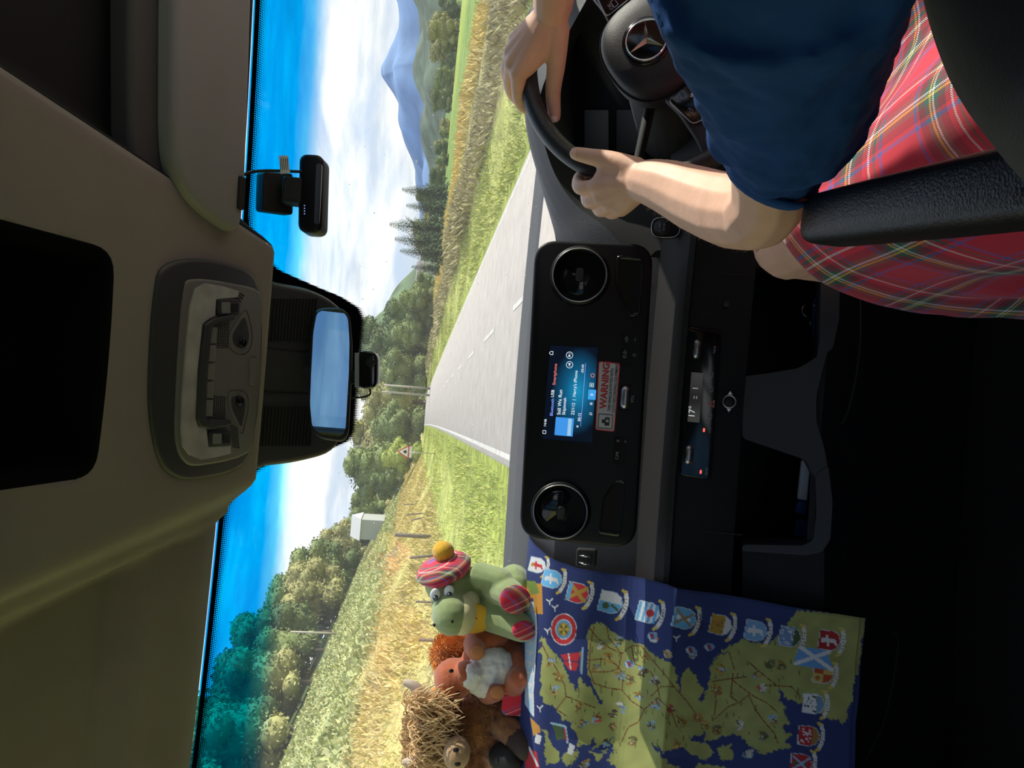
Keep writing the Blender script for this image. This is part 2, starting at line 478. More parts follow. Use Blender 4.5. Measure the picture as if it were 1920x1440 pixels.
CROWNS = [[foliage_mesh('crown', crown_blobs(11+k), 4200, 0.019, k, M_LEAF[j]) for k in range(3)] for j in range(4)]
def trunk_mesh():
    mb = MB(); mb.tube([(0, 0, -0.05), (0.01, 0, 0.2), (0, 0.01, 0.5), (0, 0, 0.7)], [0.03, 0.022, 0.016, 0.006], 8)
    for k in range(5):
        a = k*1.3; mb.tube([(0, 0, 0.3+0.06*k), (math.cos(a)*0.12, math.sin(a)*0.12, 0.45+0.06*k), (math.cos(a)*0.2, math.sin(a)*0.2, 0.52+0.06*k)], [0.012, 0.008, 0.003], 5)
    me = bpy.data.meshes.new('trunk'); me.from_pydata([tuple(v) for v in mb.v], [], mb.f); me.materials.append(M_BARK); me.shade_smooth(); return me
TRUNK = trunk_mesh()
def conifer_mesh(seed):
    r = random.Random(seed); V = []; Fs = []
    for L in range(34):
        h = 0.08+0.9*L/34; R = 0.2*(1-h)**0.8+0.012; nb = 9
        for k in range(nb):
            a = 6.28*k/nb+L*0.7+r.uniform(-.2, .2); rr = R*r.uniform(0.75, 1.15)
            for q in range(3):
                a2 = a+r.uniform(-.25, .25); r1 = rr*(q+0.3)/3; r2 = rr*(q+1.25)/3; w = 0.035*(1.15-h)
                dz1 = -0.10*r1; dz2 = -0.35*r2
                tx, ty = -math.sin(a2), math.cos(a2); o = len(V)
                V += [(math.cos(a2)*r1+tx*w, math.sin(a2)*r1+ty*w, h+dz1-0.01), (math.cos(a2)*r1-tx*w, math.sin(a2)*r1-ty*w, h+dz1-0.01),
                      (math.cos(a2)*r2-tx*w*0.25, math.sin(a2)*r2-ty*w*0.25, h+dz2), (math.cos(a2)*r2+tx*w*0.25, math.sin(a2)*r2+ty*w*0.25, h+dz2+0.012)]
                Fs.append((o, o+1, o+2, o+3))
    me = bpy.data.meshes.new('crown'); me.from_pydata(V, [], Fs); me.materials.append(M_CONIF); return me
CONIF = [conifer_mesh(3), conifer_mesh(9)]
def tree(X, Y, height, kind, label, group, width=1.0, sink=0.0):
    z = ground_z(X, Y)-sink
    t = thing('conifer_tree' if kind == 'c' else 'broadleaf_tree', label, 'tree', (X, Y, z), group)
    rot = RNG.uniform(0, 6.28)
    for me in ((CONIF[RNG.randrange(2)] if kind == 'c' else CROWNS[kind][RNG.randrange(3)]), TRUNK):
        o = bpy.data.objects.new('crown' if me is not TRUNK else 'trunk', me); COL.objects.link(o); o.parent = t
        o.scale = (height*width, height*width, height) if me is not TRUNK else (height, height, height*0.95); o.rotation_euler = (0, 0, rot)
    return t
def tree_px(y, vtop, Y, kind, label, group=None, width=1.0, at=None):
    top = P(vtop, y, Y); z = ground_z(top.x, Y)
    return tree(top.x, Y, max(1.5, (top.z-z)*1.02), kind, label, group, width)

# ------------------------------------------------------------------ windscreen and headliner shell
def ws(s, t):       # s = world x, t = metres down the glass from the top edge
    n = Vector((0, 0.757, -0.653))
    top = Vector((s, 1.17-0.10*(s/0.85)**2, 0.284))
    return top + n*t + Vector((0, 0.02*math.sin(math.pi*min(1, t/1.15)), 0.02*math.sin(math.pi*min(1, t/1.15))))
def node_math(nt, op, a, b=None, c=None):
    n = nt.nodes.new('ShaderNodeMath'); n.operation = op
    for i, v in enumerate((a, b, c)):
        if v is None: continue
        if isinstance(v, (int, float)): n.inputs[i].default_value = v
        else: nt.links.new(v, n.inputs[i])
    return n.outputs[0]
def build_windscreen():
    g = MB(); g.grid(lambda a, b: ws(-0.9+1.8*a, 1.15*b), 41, 31, uv=lambda a, b: (-0.9+1.8*a, 1.15*b))
    m = bpy.data.materials.new('tinted_glass'); m.use_nodes = True
    nt = m.node_tree; nt.nodes.clear(); N = nt.nodes.new; L = nt.links.new
    out = N('ShaderNodeOutputMaterial'); tr = N('ShaderNodeBsdfTransparent'); gl = N('ShaderNodeBsdfGlossy'); mix = N('ShaderNodeMixShader')
    gl.inputs['Roughness'].default_value = 0.02
    lw = N('ShaderNodeFresnel'); lw.inputs[0].default_value = 1.3
    fr = node_math(nt, 'MULTIPLY', lw.outputs[0], 0.22)
    uv = N('ShaderNodeUVMap'); sp = N('ShaderNodeSeparateXYZ'); L(uv.outputs[0], sp.inputs[0])
    nz = N('ShaderNodeTexNoise'); nz.inputs['Scale'].default_value = 14; L(uv.outputs[0], nz.inputs[0])
    tt = node_math(nt, 'ADD', sp.outputs[1], node_math(nt, 'MULTIPLY', nz.outputs[0], 0.012))
    r = N('ShaderNodeValToRGB'); e = r.color_ramp.elements
    e[0].position = 0.098; e[0].color = (0.0, 0.38, 0.80, 1)
    e[1].position = 0.158; e[1].color = (0.90, 0.93, 0.92, 1)
    e2 = e.new(0.125); e2.color = (0.12, 0.62, 0.9, 1)
    L(tt, r.inputs[0]); L(r.outputs[0], tr.inputs[0])
    # thin film of dust on the glass
    tl = N('ShaderNodeBsdfTranslucent'); dm = N('ShaderNodeMixShader'); dm.inputs[0].default_value = 0.035; L(r.outputs[0], tl.inputs[0]); L(tr.outputs[0], dm.inputs[1]); L(tl.outputs[0], dm.inputs[2])
    L(fr, mix.inputs[0]); L(dm.outputs[0], mix.inputs[1]); L(gl.outputs[0], mix.inputs[2]); L(mix.outputs[0], out.inputs[0])
    o = g.build('window_1', m); struct(o, 'raked windscreen with deep blue tint band along its top', 'windscreen')
    # printed black frit with dotted fade
    fm = bpy.data.materials.new('black_frit'); fm.use_nodes = True
    nt = fm.node_tree; nt.nodes.clear(); N = nt.nodes.new; L = nt.links.new
    out = N('ShaderNodeOutputMaterial'); tr = N('ShaderNodeBsdfTransparent'); df = N('ShaderNodeBsdfDiffuse'); df.inputs[0].default_value = (0.004, 0.004, 0.005, 1); mix = N('ShaderNodeMixShader')
    uv = N('ShaderNodeUVMap'); sp = N('ShaderNodeSeparateXYZ'); L(uv.outputs[0], sp.inputs[0])
    q = 0.0032
    fx = node_math(nt, 'SUBTRACT', node_math(nt, 'FRACT', node_math(nt, 'DIVIDE', sp.outputs[0], q)), 0.5)
    fy = node_math(nt, 'SUBTRACT', node_math(nt, 'FRACT', node_math(nt, 'DIVIDE', sp.outputs[1], q)), 0.5)
    dist = node_math(nt, 'SQRT', node_math(nt, 'ADD', node_math(nt, 'MULTIPLY', fx, fx), node_math(nt, 'MULTIPLY', fy, fy)))
    edge = N('ShaderNodeAttribute'); edge.attribute_name = 'col'
    es = N('ShaderNodeSeparateColor'); L(edge.outputs['Color'], es.inputs[0])       # R: 1 = solid, falls to 0
    rad = node_math(nt, 'MULTIPLY', es.outputs[0], 0.75)
    inside = node_math(nt, 'LESS_THAN', dist, rad)
    L(inside, mix.inputs[0]); L(tr.outputs[0], mix.inputs[1]); L(df.outputs[0], mix.inputs[2]); L(mix.outputs[0], out.inputs[0])
    def depth(s):
        return float(np.interp(abs(s+0.006), [0.105, 0.122, 0.136, 0.146, 0.158, 0.18, 0.215, 0.24], [0.285, 0.27, 0.22, 0.15, 0.075, 0.035, 0.014, 0.011]))
    f = MB(); n = 601; f.grid(lambda a, b: ws(-0.9+1.8*a, (depth(-0.9+1.8*a)+0.014)*b)+Vector((0, -0.003, -0.003)), n, 25,
                              uv=lambda a, b: (-0.9+1.8*a, (depth(-0.9+1.8*a)+0.014)*b))
    fo = f.build('frit_border', fm, o)
    cols = np.zeros((n*25, 3)); i = 0
    for b in range(25):
        for a in range(n):
            dd = depth(-0.9+1.8*a/(n-1)); t = (dd+0.014)*b/24
            cols[i] = 1.0 if t < dd-0.004 else max(0.0, 0.62*(1-(t-dd+0.004)/0.018)+0.12); i += 1
    set_attr(fo, cols)
    # wiper-smeared raindrop specks on the glass
    rb = MB(); rr = random.Random(3)
    for k in range(160):
        s = rr.uniform(-0.75, 0.6); t = rr.uniform(0.2, 0.85); p = ws(s, t); rad = rr.uniform(0.0006, 0.0013)
        rb.ell(p+Vector((0, -0.001, -0.001)), (rad, rad, rad), n=6, m=4)
    ro = rb.build('water_specks', mat('water_speck', (0.9, 0.95, 1.0), 0.1), o); ro['kind'] = 'stuff'
build_windscreen()

# centre bulge height along Y and the recesses each side
def z_mid(Y): return 0.241+(1.15-Y)*0.37
def head_z(X, Y):
    hw = 0.168+(1.15-Y)*0.16
    zc = z_mid(Y)
    a = abs(X)
    rec = 0.055+0.02*min(1.0, max(0.0, (1.1-Y)/0.3))
    e0, e1 = hw+0.005, hw+0.055
    k = float(sstep(e0, e1, np.array(a)))
    z = zc+rec*k
    if X < 0:            # extra ledge and shallow pocket on the passenger side
        z += -0.018*float(sstep(hw+0.075, hw+0.062, np.array(a)))*k + 0.0
        pk = float(sstep(hw+0.07, hw+0.10, np.array(a)))*float(sstep(1.055, 1.03, np.array(Y)))
        z += 0.035*pk*float(sstep(0.72, 0.80, np.array(Y)) * 0.0 + 1)
        z -= 0.02*float(sstep(0.99, 0.80, np.array(Y)))*pk
    zl = 0.288
    fr = float(sstep(1.07 if X < 0 else 1.115, 1.15, np.array(Y)))*k
    z = z*(1-fr)+min(z, zl)*fr
    return z - 0.05*max(0, a-0.6)**2
TRAY = (-0.126, 0.098, 0.42, 0.85)       # x0 x1 y0 y1 of the compartment opening
def build_headliner():
    nx, ny = 191, 121; vs = []; fs = []; fd = []
    xs = [-0.92+1.84*i/(nx-1) for i in range(nx)]; ys = [0.30+0.865*j/(ny-1) for j in range(ny)]
    KB = 128
    def xrow(y):
        xb = 0.168+(1.15-y)*0.16+0.012
        return [(-0.92+(xb+0.92)*i/KB) if i <= KB else xb+(0.92-xb)*(i-KB)/(nx-1-KB) for i in range(nx)]
    for y in ys:
        for x in xrow(y): vs.append((x, y-(0.095*(x/0.85)**2)*max(0, (y-0.3)/0.865), head_z(x, y)))
    for j in range(ny-1):
        for i in range(nx-1):
            cy = (ys[j]+ys[j+1])/2; xr = xrow(cy); cx = (xr[i]+xr[i+1])/2
            if TRAY[0]-0.008 < cx < TRAY[1]+0.008 and TRAY[2]-0.008 < cy < TRAY[3]+0.008: continue
            (fd if i >= KB else fs).append((j*nx+i, (j+1)*nx+i, (j+1)*nx+i+1, j*nx+i+1))
    mb = MB(); mb.add(vs, fs); o = mb.build('ceiling', M_HEAD, mods=[('solid', 0.004, 1)])
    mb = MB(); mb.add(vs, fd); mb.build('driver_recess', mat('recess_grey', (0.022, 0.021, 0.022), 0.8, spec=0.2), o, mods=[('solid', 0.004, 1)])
    struct(o, 'beige fabric headliner with moulded centre bulge above the windscreen', 'headliner')
    # roof further back
    r = MB(); r.grid(lambda a, b: Vector((-0.92+1.84*a, -3.2+3.55*b, 0.56-0.06*abs(2*a-1)**3+(0.0 if b < 1 else 0))), 21, 21)
    ro = r.build('roof_lining', M_HEAD, o, mods=[('solid', 0.02, 1)])
    fb = MB(); fb.grid(lambda a, b: Vector((-0.92+1.84*a, 0.33, 0.58+0.02-0.2*b)), 3, 3)
    # dark open tray in the bulge
    x0, x1, y0, y1 = TRAY
    tr = thing('overhead_tray', 'black rectangular open storage tray set in the headliner', 'tray', (0, 0.6, 0.45))
    def lp(x, y, dz=0): return Vector((x, y, z_mid(y)+dz))
    mb = MB(); D = 0.05
    c = [(x0, y0), (x1, y0), (x1, y1), (x0, y1)]
    c2 = [(x0-0.012, y0-0.012), (x1+0.012, y0-0.012), (x1+0.012, y1+0.012), (x0-0.012, y1+0.012)]; lo = [lp(p[0], p[1], 0.001) for p in c2]; hi = [lp(p[0], p[1], D) for p in c2]
    mb.add(lo+hi, [(0, 1, 5, 4), (1, 2, 6, 5), (2, 3, 7, 6), (3, 0, 4, 7), (4, 5, 6, 7)])
    M_TW = mat('tray_black', (0.0025, 0.0025, 0.004), 0.9, spec=0.05); mb.build('tray_well', M_TW, tr, smooth=False)
    pl = round_poly(c, 0.02, 5); outer = round_poly([(x0-0.021, y0-0.021), (x1+0.021, y0-0.021), (x1+0.021, y1+0.021), (x0-0.021, y1+0.021)], 0.034, 5)
    mb = MB(); n = len(pl)
    ring = lambda L, dz: [lp(p[0], p[1], dz) for p in L]
    V = ring(outer, 0.003)+ring(outer, -0.004)+ring(pl, -0.006)+ring(pl, 0.05)
    mb.add(V, [(k*n+i, k*n+(i+1) % n, (k+1)*n+(i+1) % n, (k+1)*n+i) for k in range(3) for i in range(n)])
    mb.build('tray_rim', M_TW, tr)
build_headliner()

# van shell: floor, sides with window openings, rear
def build_shell():
    M_TRIM = mat('side_trim', (0.10, 0.095, 0.09), 0.8)
    M_FLOOR = mat('floor_rubber', (0.012, 0.012, 0.013), 0.8, bump=0.3, bump_scale=120)
    f = MB(); f.box((0, -0.6, -1.12), (1.84, 5.0, 0.04)); struct(f.build('floor', M_FLOOR, smooth=False), 'black rubber van floor', 'floor')
    for s, nm in ((-1, 'wall_left'), (1, 'wall_right')):
        x = s*0.93; mb = MB()
        mb.box((x, -0.75, -0.77), (0.04, 5.0, 0.66))                     # below the glass
        mb.box((x, -0.9, 0.51), (0.04, 4.6, 0.16))                       # above the glass
        for (a, b) in ((-3.25, -3.05), (-0.75, -0.65), (0.02, 0.18)):
            mb.box((x, (a+b)/2, -0.05), (0.04, b-a, 1.0))
        # sloping front pillar
        p0 = ws(s*0.89, -0.02); p1 = ws(s*0.89, 1.15)
        mb.tube([p0+Vector((s*0.02, -0.02, 0.02)), p1+Vector((s*0.02, 0, 0))], 0.045, 8)
        o = mb.build(nm, M_TRIM, smooth=False); struct(o, 'van side wall with window openings on the %s' % ('passenger side' if s < 0 else 'driver side'), 'wall')
    def pane_mat(name, c):
        m = bpy.data.materials.new(name); m.use_nodes = True; nt = m.node_tree; nt.nodes.clear()
        out = nt.nodes.new('ShaderNodeOutputMaterial'); tr = nt.nodes.new('ShaderNodeBsdfTransparent'); gl = nt.nodes.new('ShaderNodeBsdfGlossy'); mx = nt.nodes.new('ShaderNodeMixShader')
        tr.inputs[0].default_value = (*c, 1); gl.inputs['Roughness'].default_value = 0.02; mx.inputs[0].default_value = 0.03
        nt.links.new(tr.outputs[0], mx.inputs[1]); nt.links.new(gl.outputs[0], mx.inputs[2]); nt.links.new(mx.outputs[0], out.inputs[0]); return m
    M_PRIV, M_CLEAR = pane_mat('privacy_glass', (0.36, 0.52, 0.66)), pane_mat('door_glass', (0.93, 0.95, 0.94)); k = 2
    for s in (-1, 1):
        for (a, b, m_, lab) in ((-3.05, -0.75, M_PRIV, 'blue-grey privacy glass of the rear side window'), (-0.65, 0.02, M_PRIV, 'blue-grey privacy glass behind the cab'), (0.18, 1.12, M_CLEAR, 'clear glass of the cab door')):
            mb = MB(); top = 0.43 if b < 1 else 0.32
            if b < 1: mb.box((s*0.93, (a+b)/2, (top-0.44)/2), (0.006, b-a, top+0.44))
            else: mb.prism([(a, -0.44), (1.75, -0.44), (1.75, -0.30), (1.12, 0.25), (1.0, 0.43), (a, 0.43)], -0.003, 0.003, Matrix(((0, 0, 1, s*0.93), (1, 0, 0, 0), (0, 1, 0, 0), (0, 0, 0, 1))))
            struct(mb.build('window_%d' % k, m_, smooth=False), lab+(' on the passenger side' if s < 0 else ' on the driver side'), 'window'); k += 1
    mb = MB(); mb.box((0, -3.22, -0.7), (1.84, 0.04, 0.8)); mb.box((0, -3.22, 0.45), (1.84, 0.04, 0.3))
    for s in (-1, 0, 1): mb.box((s*0.85, -3.22, 0), (0.14, 0.04, 0.8))
    struct(mb.build('wall_back', M_TRIM, smooth=False), 'rear doors of the van', 'wall')
    mb = MB(); mb.grid(lambda a, b: Vector((-0.92+1.84*a, 2.06-0.1*(2*a-1)**2+0.0*b, -0.45-0.75*b)), 9, 3)
    struct(mb.build('wall_front', M_BLACK), 'bulkhead below the windscreen', 'wall')
build_shell()
# ------------------------------------------------------------------ exterior things
def build_trees():
    r = random.Random(21)
    # forest on the passenger-side hillside: rows of trees at the edge and behind
    k = 0
    for Y, D, h in [(62, -37, 11), (70, -42, 13), (80, -36, 12), (90, -45, 15), (99, -37, 13), (108, -47, 15), (120, -37, 14), (130, -50, 16), (143, -38, 15), (150, -50, 17),
                    (160, -39, 15), (172, -52, 17), (183, -39, 16), (196, -50, 17), (210, -39, 15), (226, -52, 18), (240, -40, 15), (262, -50, 16), (280, -36, 15), (300, -46, 16),
                    (86, -60, 14), (104, -66, 15), (124, -70, 15), (150, -72, 15), (180, -76, 16), (215, -78, 16), (66, -54, 12), (74, -66, 13), (255, -72, 16), (310, -66, 18),
                    (340, -34, 15), (350, -52, 17), (380, -42, 16), (58, -46, 12), (76, -38, 11), (95, -52, 14), (114, -38, 13), (126, -42, 14), (137, -38, 14), (154, -42, 15), (166, -44, 15), (178, -42, 15), (190, -42, 16), (203, -43, 15), (220, -42, 16), (234, -44, 15), (250, -40, 16), (272, -42, 16), (290, -40, 16), (322, -40, 16)]:
        kind = r.choice([0, 1, 1, 2, 2]); X = float(road_c(Y))+D+r.uniform(-2, 2)
        tree(X, Y+r.uniform(-4, 4), h*r.uniform(0.85, 1.15), kind, '%s leafy tree in the wood covering the slope beyond the passenger-side field' % ['dark green', 'mid green', 'olive green', 'bright green'][kind], 'hillside wood trees, %s' % ['dark', 'mid', 'olive', 'bright'][kind], r.uniform(1.0, 1.35))
    # trees behind the far end of the road, from the mirror camera down to the sign
    for y, vt, Y, kind, w, lab in [
        (590, 706, 150, 0, 1.2, 'dark green round tree right of the dashcam below the mirror'),
        (640, 672, 175, 0, 1.3, 'tall dark tree directly behind the dashcam below the mirror'),
        (690, 690, 165, 1, 1.2, 'mid green tree behind the far end of the road'),
        (745, 668, 230, 2, 1.3, 'olive tree with thin crown rising behind the two bare poles'),
        (790, 690, 190, 1, 1.3, 'broad green tree between the bare poles and the road sign'),
        (830, 650, 240, 2, 1.5, 'large olive tree behind the triangular road sign'),
        (850, 712, 130, 3, 1.3, 'bright yellow-green bushy tree just behind the triangular road sign'),
        (880, 640, 220, 1, 1.5, 'tall green tree at the field end of the wood'),
        (905, 690, 150, 0, 1.3, 'dark tree at the bottom of the wooded slope'),
        (560, 742, 120, 1, 1.3, 'low green tree beside the white cottage'),
        (620, 730, 120, 1, 1.3, 'small green tree over the bend in the road')]:
        tree_px(y, vt, Y, kind, lab, None, w)
    # conifer clump right of the road
    for y, vt, Y, lab in [(355, 752, 95, 'pointed dark conifer beside the loch, furthest toward the driver side'), (385, 760, 92, 'slim conifer behind the tall conifer pair'),
                          (420, 728, 88, 'tall spiky conifer with the highest tip of the roadside clump'), (448, 738, 84, 'broad conifer next to the tallest conifer'),
                          (470, 748, 82, 'dense conifer at the road end of the clump'), (500, 770, 100, 'lower conifer leading down to the round trees')]:
        tree_px(y, vt, Y, 'c', lab, None, 1.25)
    for y, vt, Y, kind, lab in [(300, 815, 130, 1, 'low green tree in front of the blue mountain foot'), (330, 800, 125, 0, 'dark green tree by the loch shore'),
                                (400, 800, 100, 0, 'dark bushy tree at the foot of the conifers'), (455, 800, 96, 1, 'green bushy tree under the broad conifer'), (530, 775, 130, 1, 'rounded green tree next to the white cottage'),
                                (250, 822, 170, 1, 'small field tree below the mountain'), (205, 835, 160, 0, 'dark field tree between the loch patches'), (160, 838, 200, 1, 'green field tree beside the pale water'),
                                (110, 835, 190, 0, 'dark tree at the edge of the green meadow'), (60, 838, 170, 1, 'green tree nearest the driver-side edge of the glass'), (20, 830, 200, 0, 'dark tree at the very driver-side edge of the glass')]:
        tree_px(y, vt, Y, kind, lab, None, 1.5)
    for k in range(34):
        Y = r.uniform(150, 520); y = r.uniform(-30, 470); b_ = P(820, y, Y); kind = r.choice([0, 1, 1, 2])
        tree(b_.x, Y, r.uniform(5, 9)*(0.8+Y/600), kind, '%s hedgerow tree scattered in the driver-side valley fields' % ['dark green', 'mid green', 'olive green'][kind], 'valley hedgerow trees', r.uniform(1.2, 1.9))
    # dark wooded hills and the blue mountain
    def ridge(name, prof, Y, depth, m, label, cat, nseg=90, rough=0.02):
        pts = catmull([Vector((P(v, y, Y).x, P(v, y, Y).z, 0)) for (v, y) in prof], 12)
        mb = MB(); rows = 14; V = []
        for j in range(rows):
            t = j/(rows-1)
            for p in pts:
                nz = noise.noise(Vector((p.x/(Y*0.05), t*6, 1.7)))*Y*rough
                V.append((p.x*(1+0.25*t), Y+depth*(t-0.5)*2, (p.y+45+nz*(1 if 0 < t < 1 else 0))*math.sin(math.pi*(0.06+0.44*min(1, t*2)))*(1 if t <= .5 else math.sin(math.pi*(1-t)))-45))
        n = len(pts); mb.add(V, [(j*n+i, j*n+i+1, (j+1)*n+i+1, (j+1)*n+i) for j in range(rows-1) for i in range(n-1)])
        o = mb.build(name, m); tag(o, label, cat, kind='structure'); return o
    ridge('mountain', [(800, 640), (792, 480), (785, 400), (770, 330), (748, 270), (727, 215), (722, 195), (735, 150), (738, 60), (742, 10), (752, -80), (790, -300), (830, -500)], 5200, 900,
          mat('haze_blue_rock', (0.14, 0.25, 0.46), 0.95, noise_scale=0.004, noise_amt=0.25), 'hazy blue mountain beyond the valley', 'mountain')  # distance haze is put into the blue base colour; there is no haze volume
    ridge('hill', [(822, 520), (812, 420), (800, 330), (790, 270), (783, 200), (778, 120), (770, 60), (762, 10), (758, -80), (780, -300)], 1500, 300,
          mat('wooded_hill', (0.10, 0.145, 0.10), 0.95, noise_scale=0.03, noise_amt=0.5), 'dark green wooded hill in front of the blue mountain', 'hill')
    ridge('hill', [(815, 900), (790, 820), (735, 760), (690, 720), (672, 660), (700, 610), (745, 560), (790, 500), (815, 430)], 900, 160,
          mat('far_wood', (0.09, 0.14, 0.07), 0.95, noise_scale=0.05, noise_amt=0.5), 'grey-green wooded hill behind the far end of the road', 'hill')
    # loch
    mb = MB()
    for (y0, y1, v0, v1, Y) in ((100, 190, 842, 866, 420), (290, 330, 828, 838, 520), (5, 40, 858, 868, 420)):
        a, b = P(v1, y0, Y), P(v1, y1, Y); z = a.z
        L = [(a.x, Y, z), (b.x, Y, z), (b.x*1.2, Y*1.25, z), ((a.x+b.x)/2*1.25, Y*1.3, z), (a.x*1.22, Y*1.24, z)]
        mb.add(L, [(0, 1, 2, 3, 4)])
    wm = mat('loch_water', (0.55, 0.60, 0.64), 0.08, spec=1.0)
    tag(mb.build('loch', wm, smooth=False), 'pale patches of loch water beyond the driver-side fields', 'loch', kind='structure')
build_trees()

def build_scatter():
    # bracken, verge grass and hedge scrub: uncountable small plants
    def scatter(name, label, cat, n, D0, D1, Y0, Y1, size, c0, c1, up=1.0, seed=1, power=1.6, wr=0.12):
        r = np.random.default_rng(seed)
        Y = Y0+(Y1-Y0)*r.random(n)**power; D = D0+(D1-D0)*r.random(n); X = road_c(Y)+D
        Z = ground(X, Y); h = size*(0.5+r.random(n))
        h *= 0.75+0.5*(np.sin(X*0.7+Y*0.23)*np.sin(Y*0.37))
        a = r.random(n)*6.283; w = h*wr
        lean = 0.5*r.standard_normal((n, 2))*h[:, None]
        B = np.stack([X, Y, Z-0.03], 1); tx = np.stack([np.cos(a)*w, np.sin(a)*w, 0*a], 1)
        T = B+np.stack([lean[:, 0], lean[:, 1], h*up], 1)
        V = np.stack([B-tx*0.5, B+tx*0.5, (B+T)/2+tx, T, (B+T)/2-tx], 1).reshape(-1, 3)
        me = bpy.data.meshes.new(name); F5 = np.arange(5*n).reshape(-1, 5)
        me.from_pydata(V.tolist(), [], F5.tolist())
        o = link(name, me); mix = r.random((n, 1)); c = np.array(c0)*(1-mix)+np.array(c1)*mix
        c *= (0.75+0.5*r.random((n, 1)))
        me.materials.append(M_SCAT); set_attr(o, np.repeat(np.clip(c, 0, 1), 5, axis=0)); tag(o, label, cat, kind='stuff')
    global M_SCAT
    M_SCAT = attr_mat('plant_mix', 0.85)
    scatter('bracken', 'green and yellow bracken covering the passenger-side slope', 'bracken', 70000, -35, -15, 10, 240, 0.42, (0.36, 0.42, 0.18), (0.52, 0.50, 0.26), 0.7, 2, 1.4, 0.3)
    scatter('dry_grass', 'tall straw-coloured grass of the passenger-side field', 'grass', 48000, -16, -8, 6, 200, 0.34, (0.54, 0.50, 0.18), (0.66, 0.50, 0.24), 0.9, 3)
    scatter('verge_grass', 'bright green grass on the passenger-side verge', 'grass', 30000, -9, -3.7, 5, 140, 0.16, (0.42, 0.52, 0.12), (0.58, 0.56, 0.18), 0.9, 4)
    scatter('verge_grass', 'green grass on the driver-side verge beside the tarmac', 'grass', 24000, 3.7, 7.5, 8, 160, 0.18, (0.36, 0.44, 0.12), (0.54, 0.52, 0.18), 0.9, 5)
    scatter('hedge_scrub', 'brown and grey scrubby hedge on the driver-side bank', 'scrub', 30000, 7.2, 11.5, 9, 170, 0.6, (0.40, 0.34, 0.20), (0.50, 0.46, 0.22), 0.8, 6)
    scatter('crop', 'strip of golden barley beyond the driver-side hedge', 'crop', 22000, 15, 22, 12, 220, 0.5, (0.64, 0.52, 0.17), (0.72, 0.58, 0.24), 0.9, 7)
build_scatter()

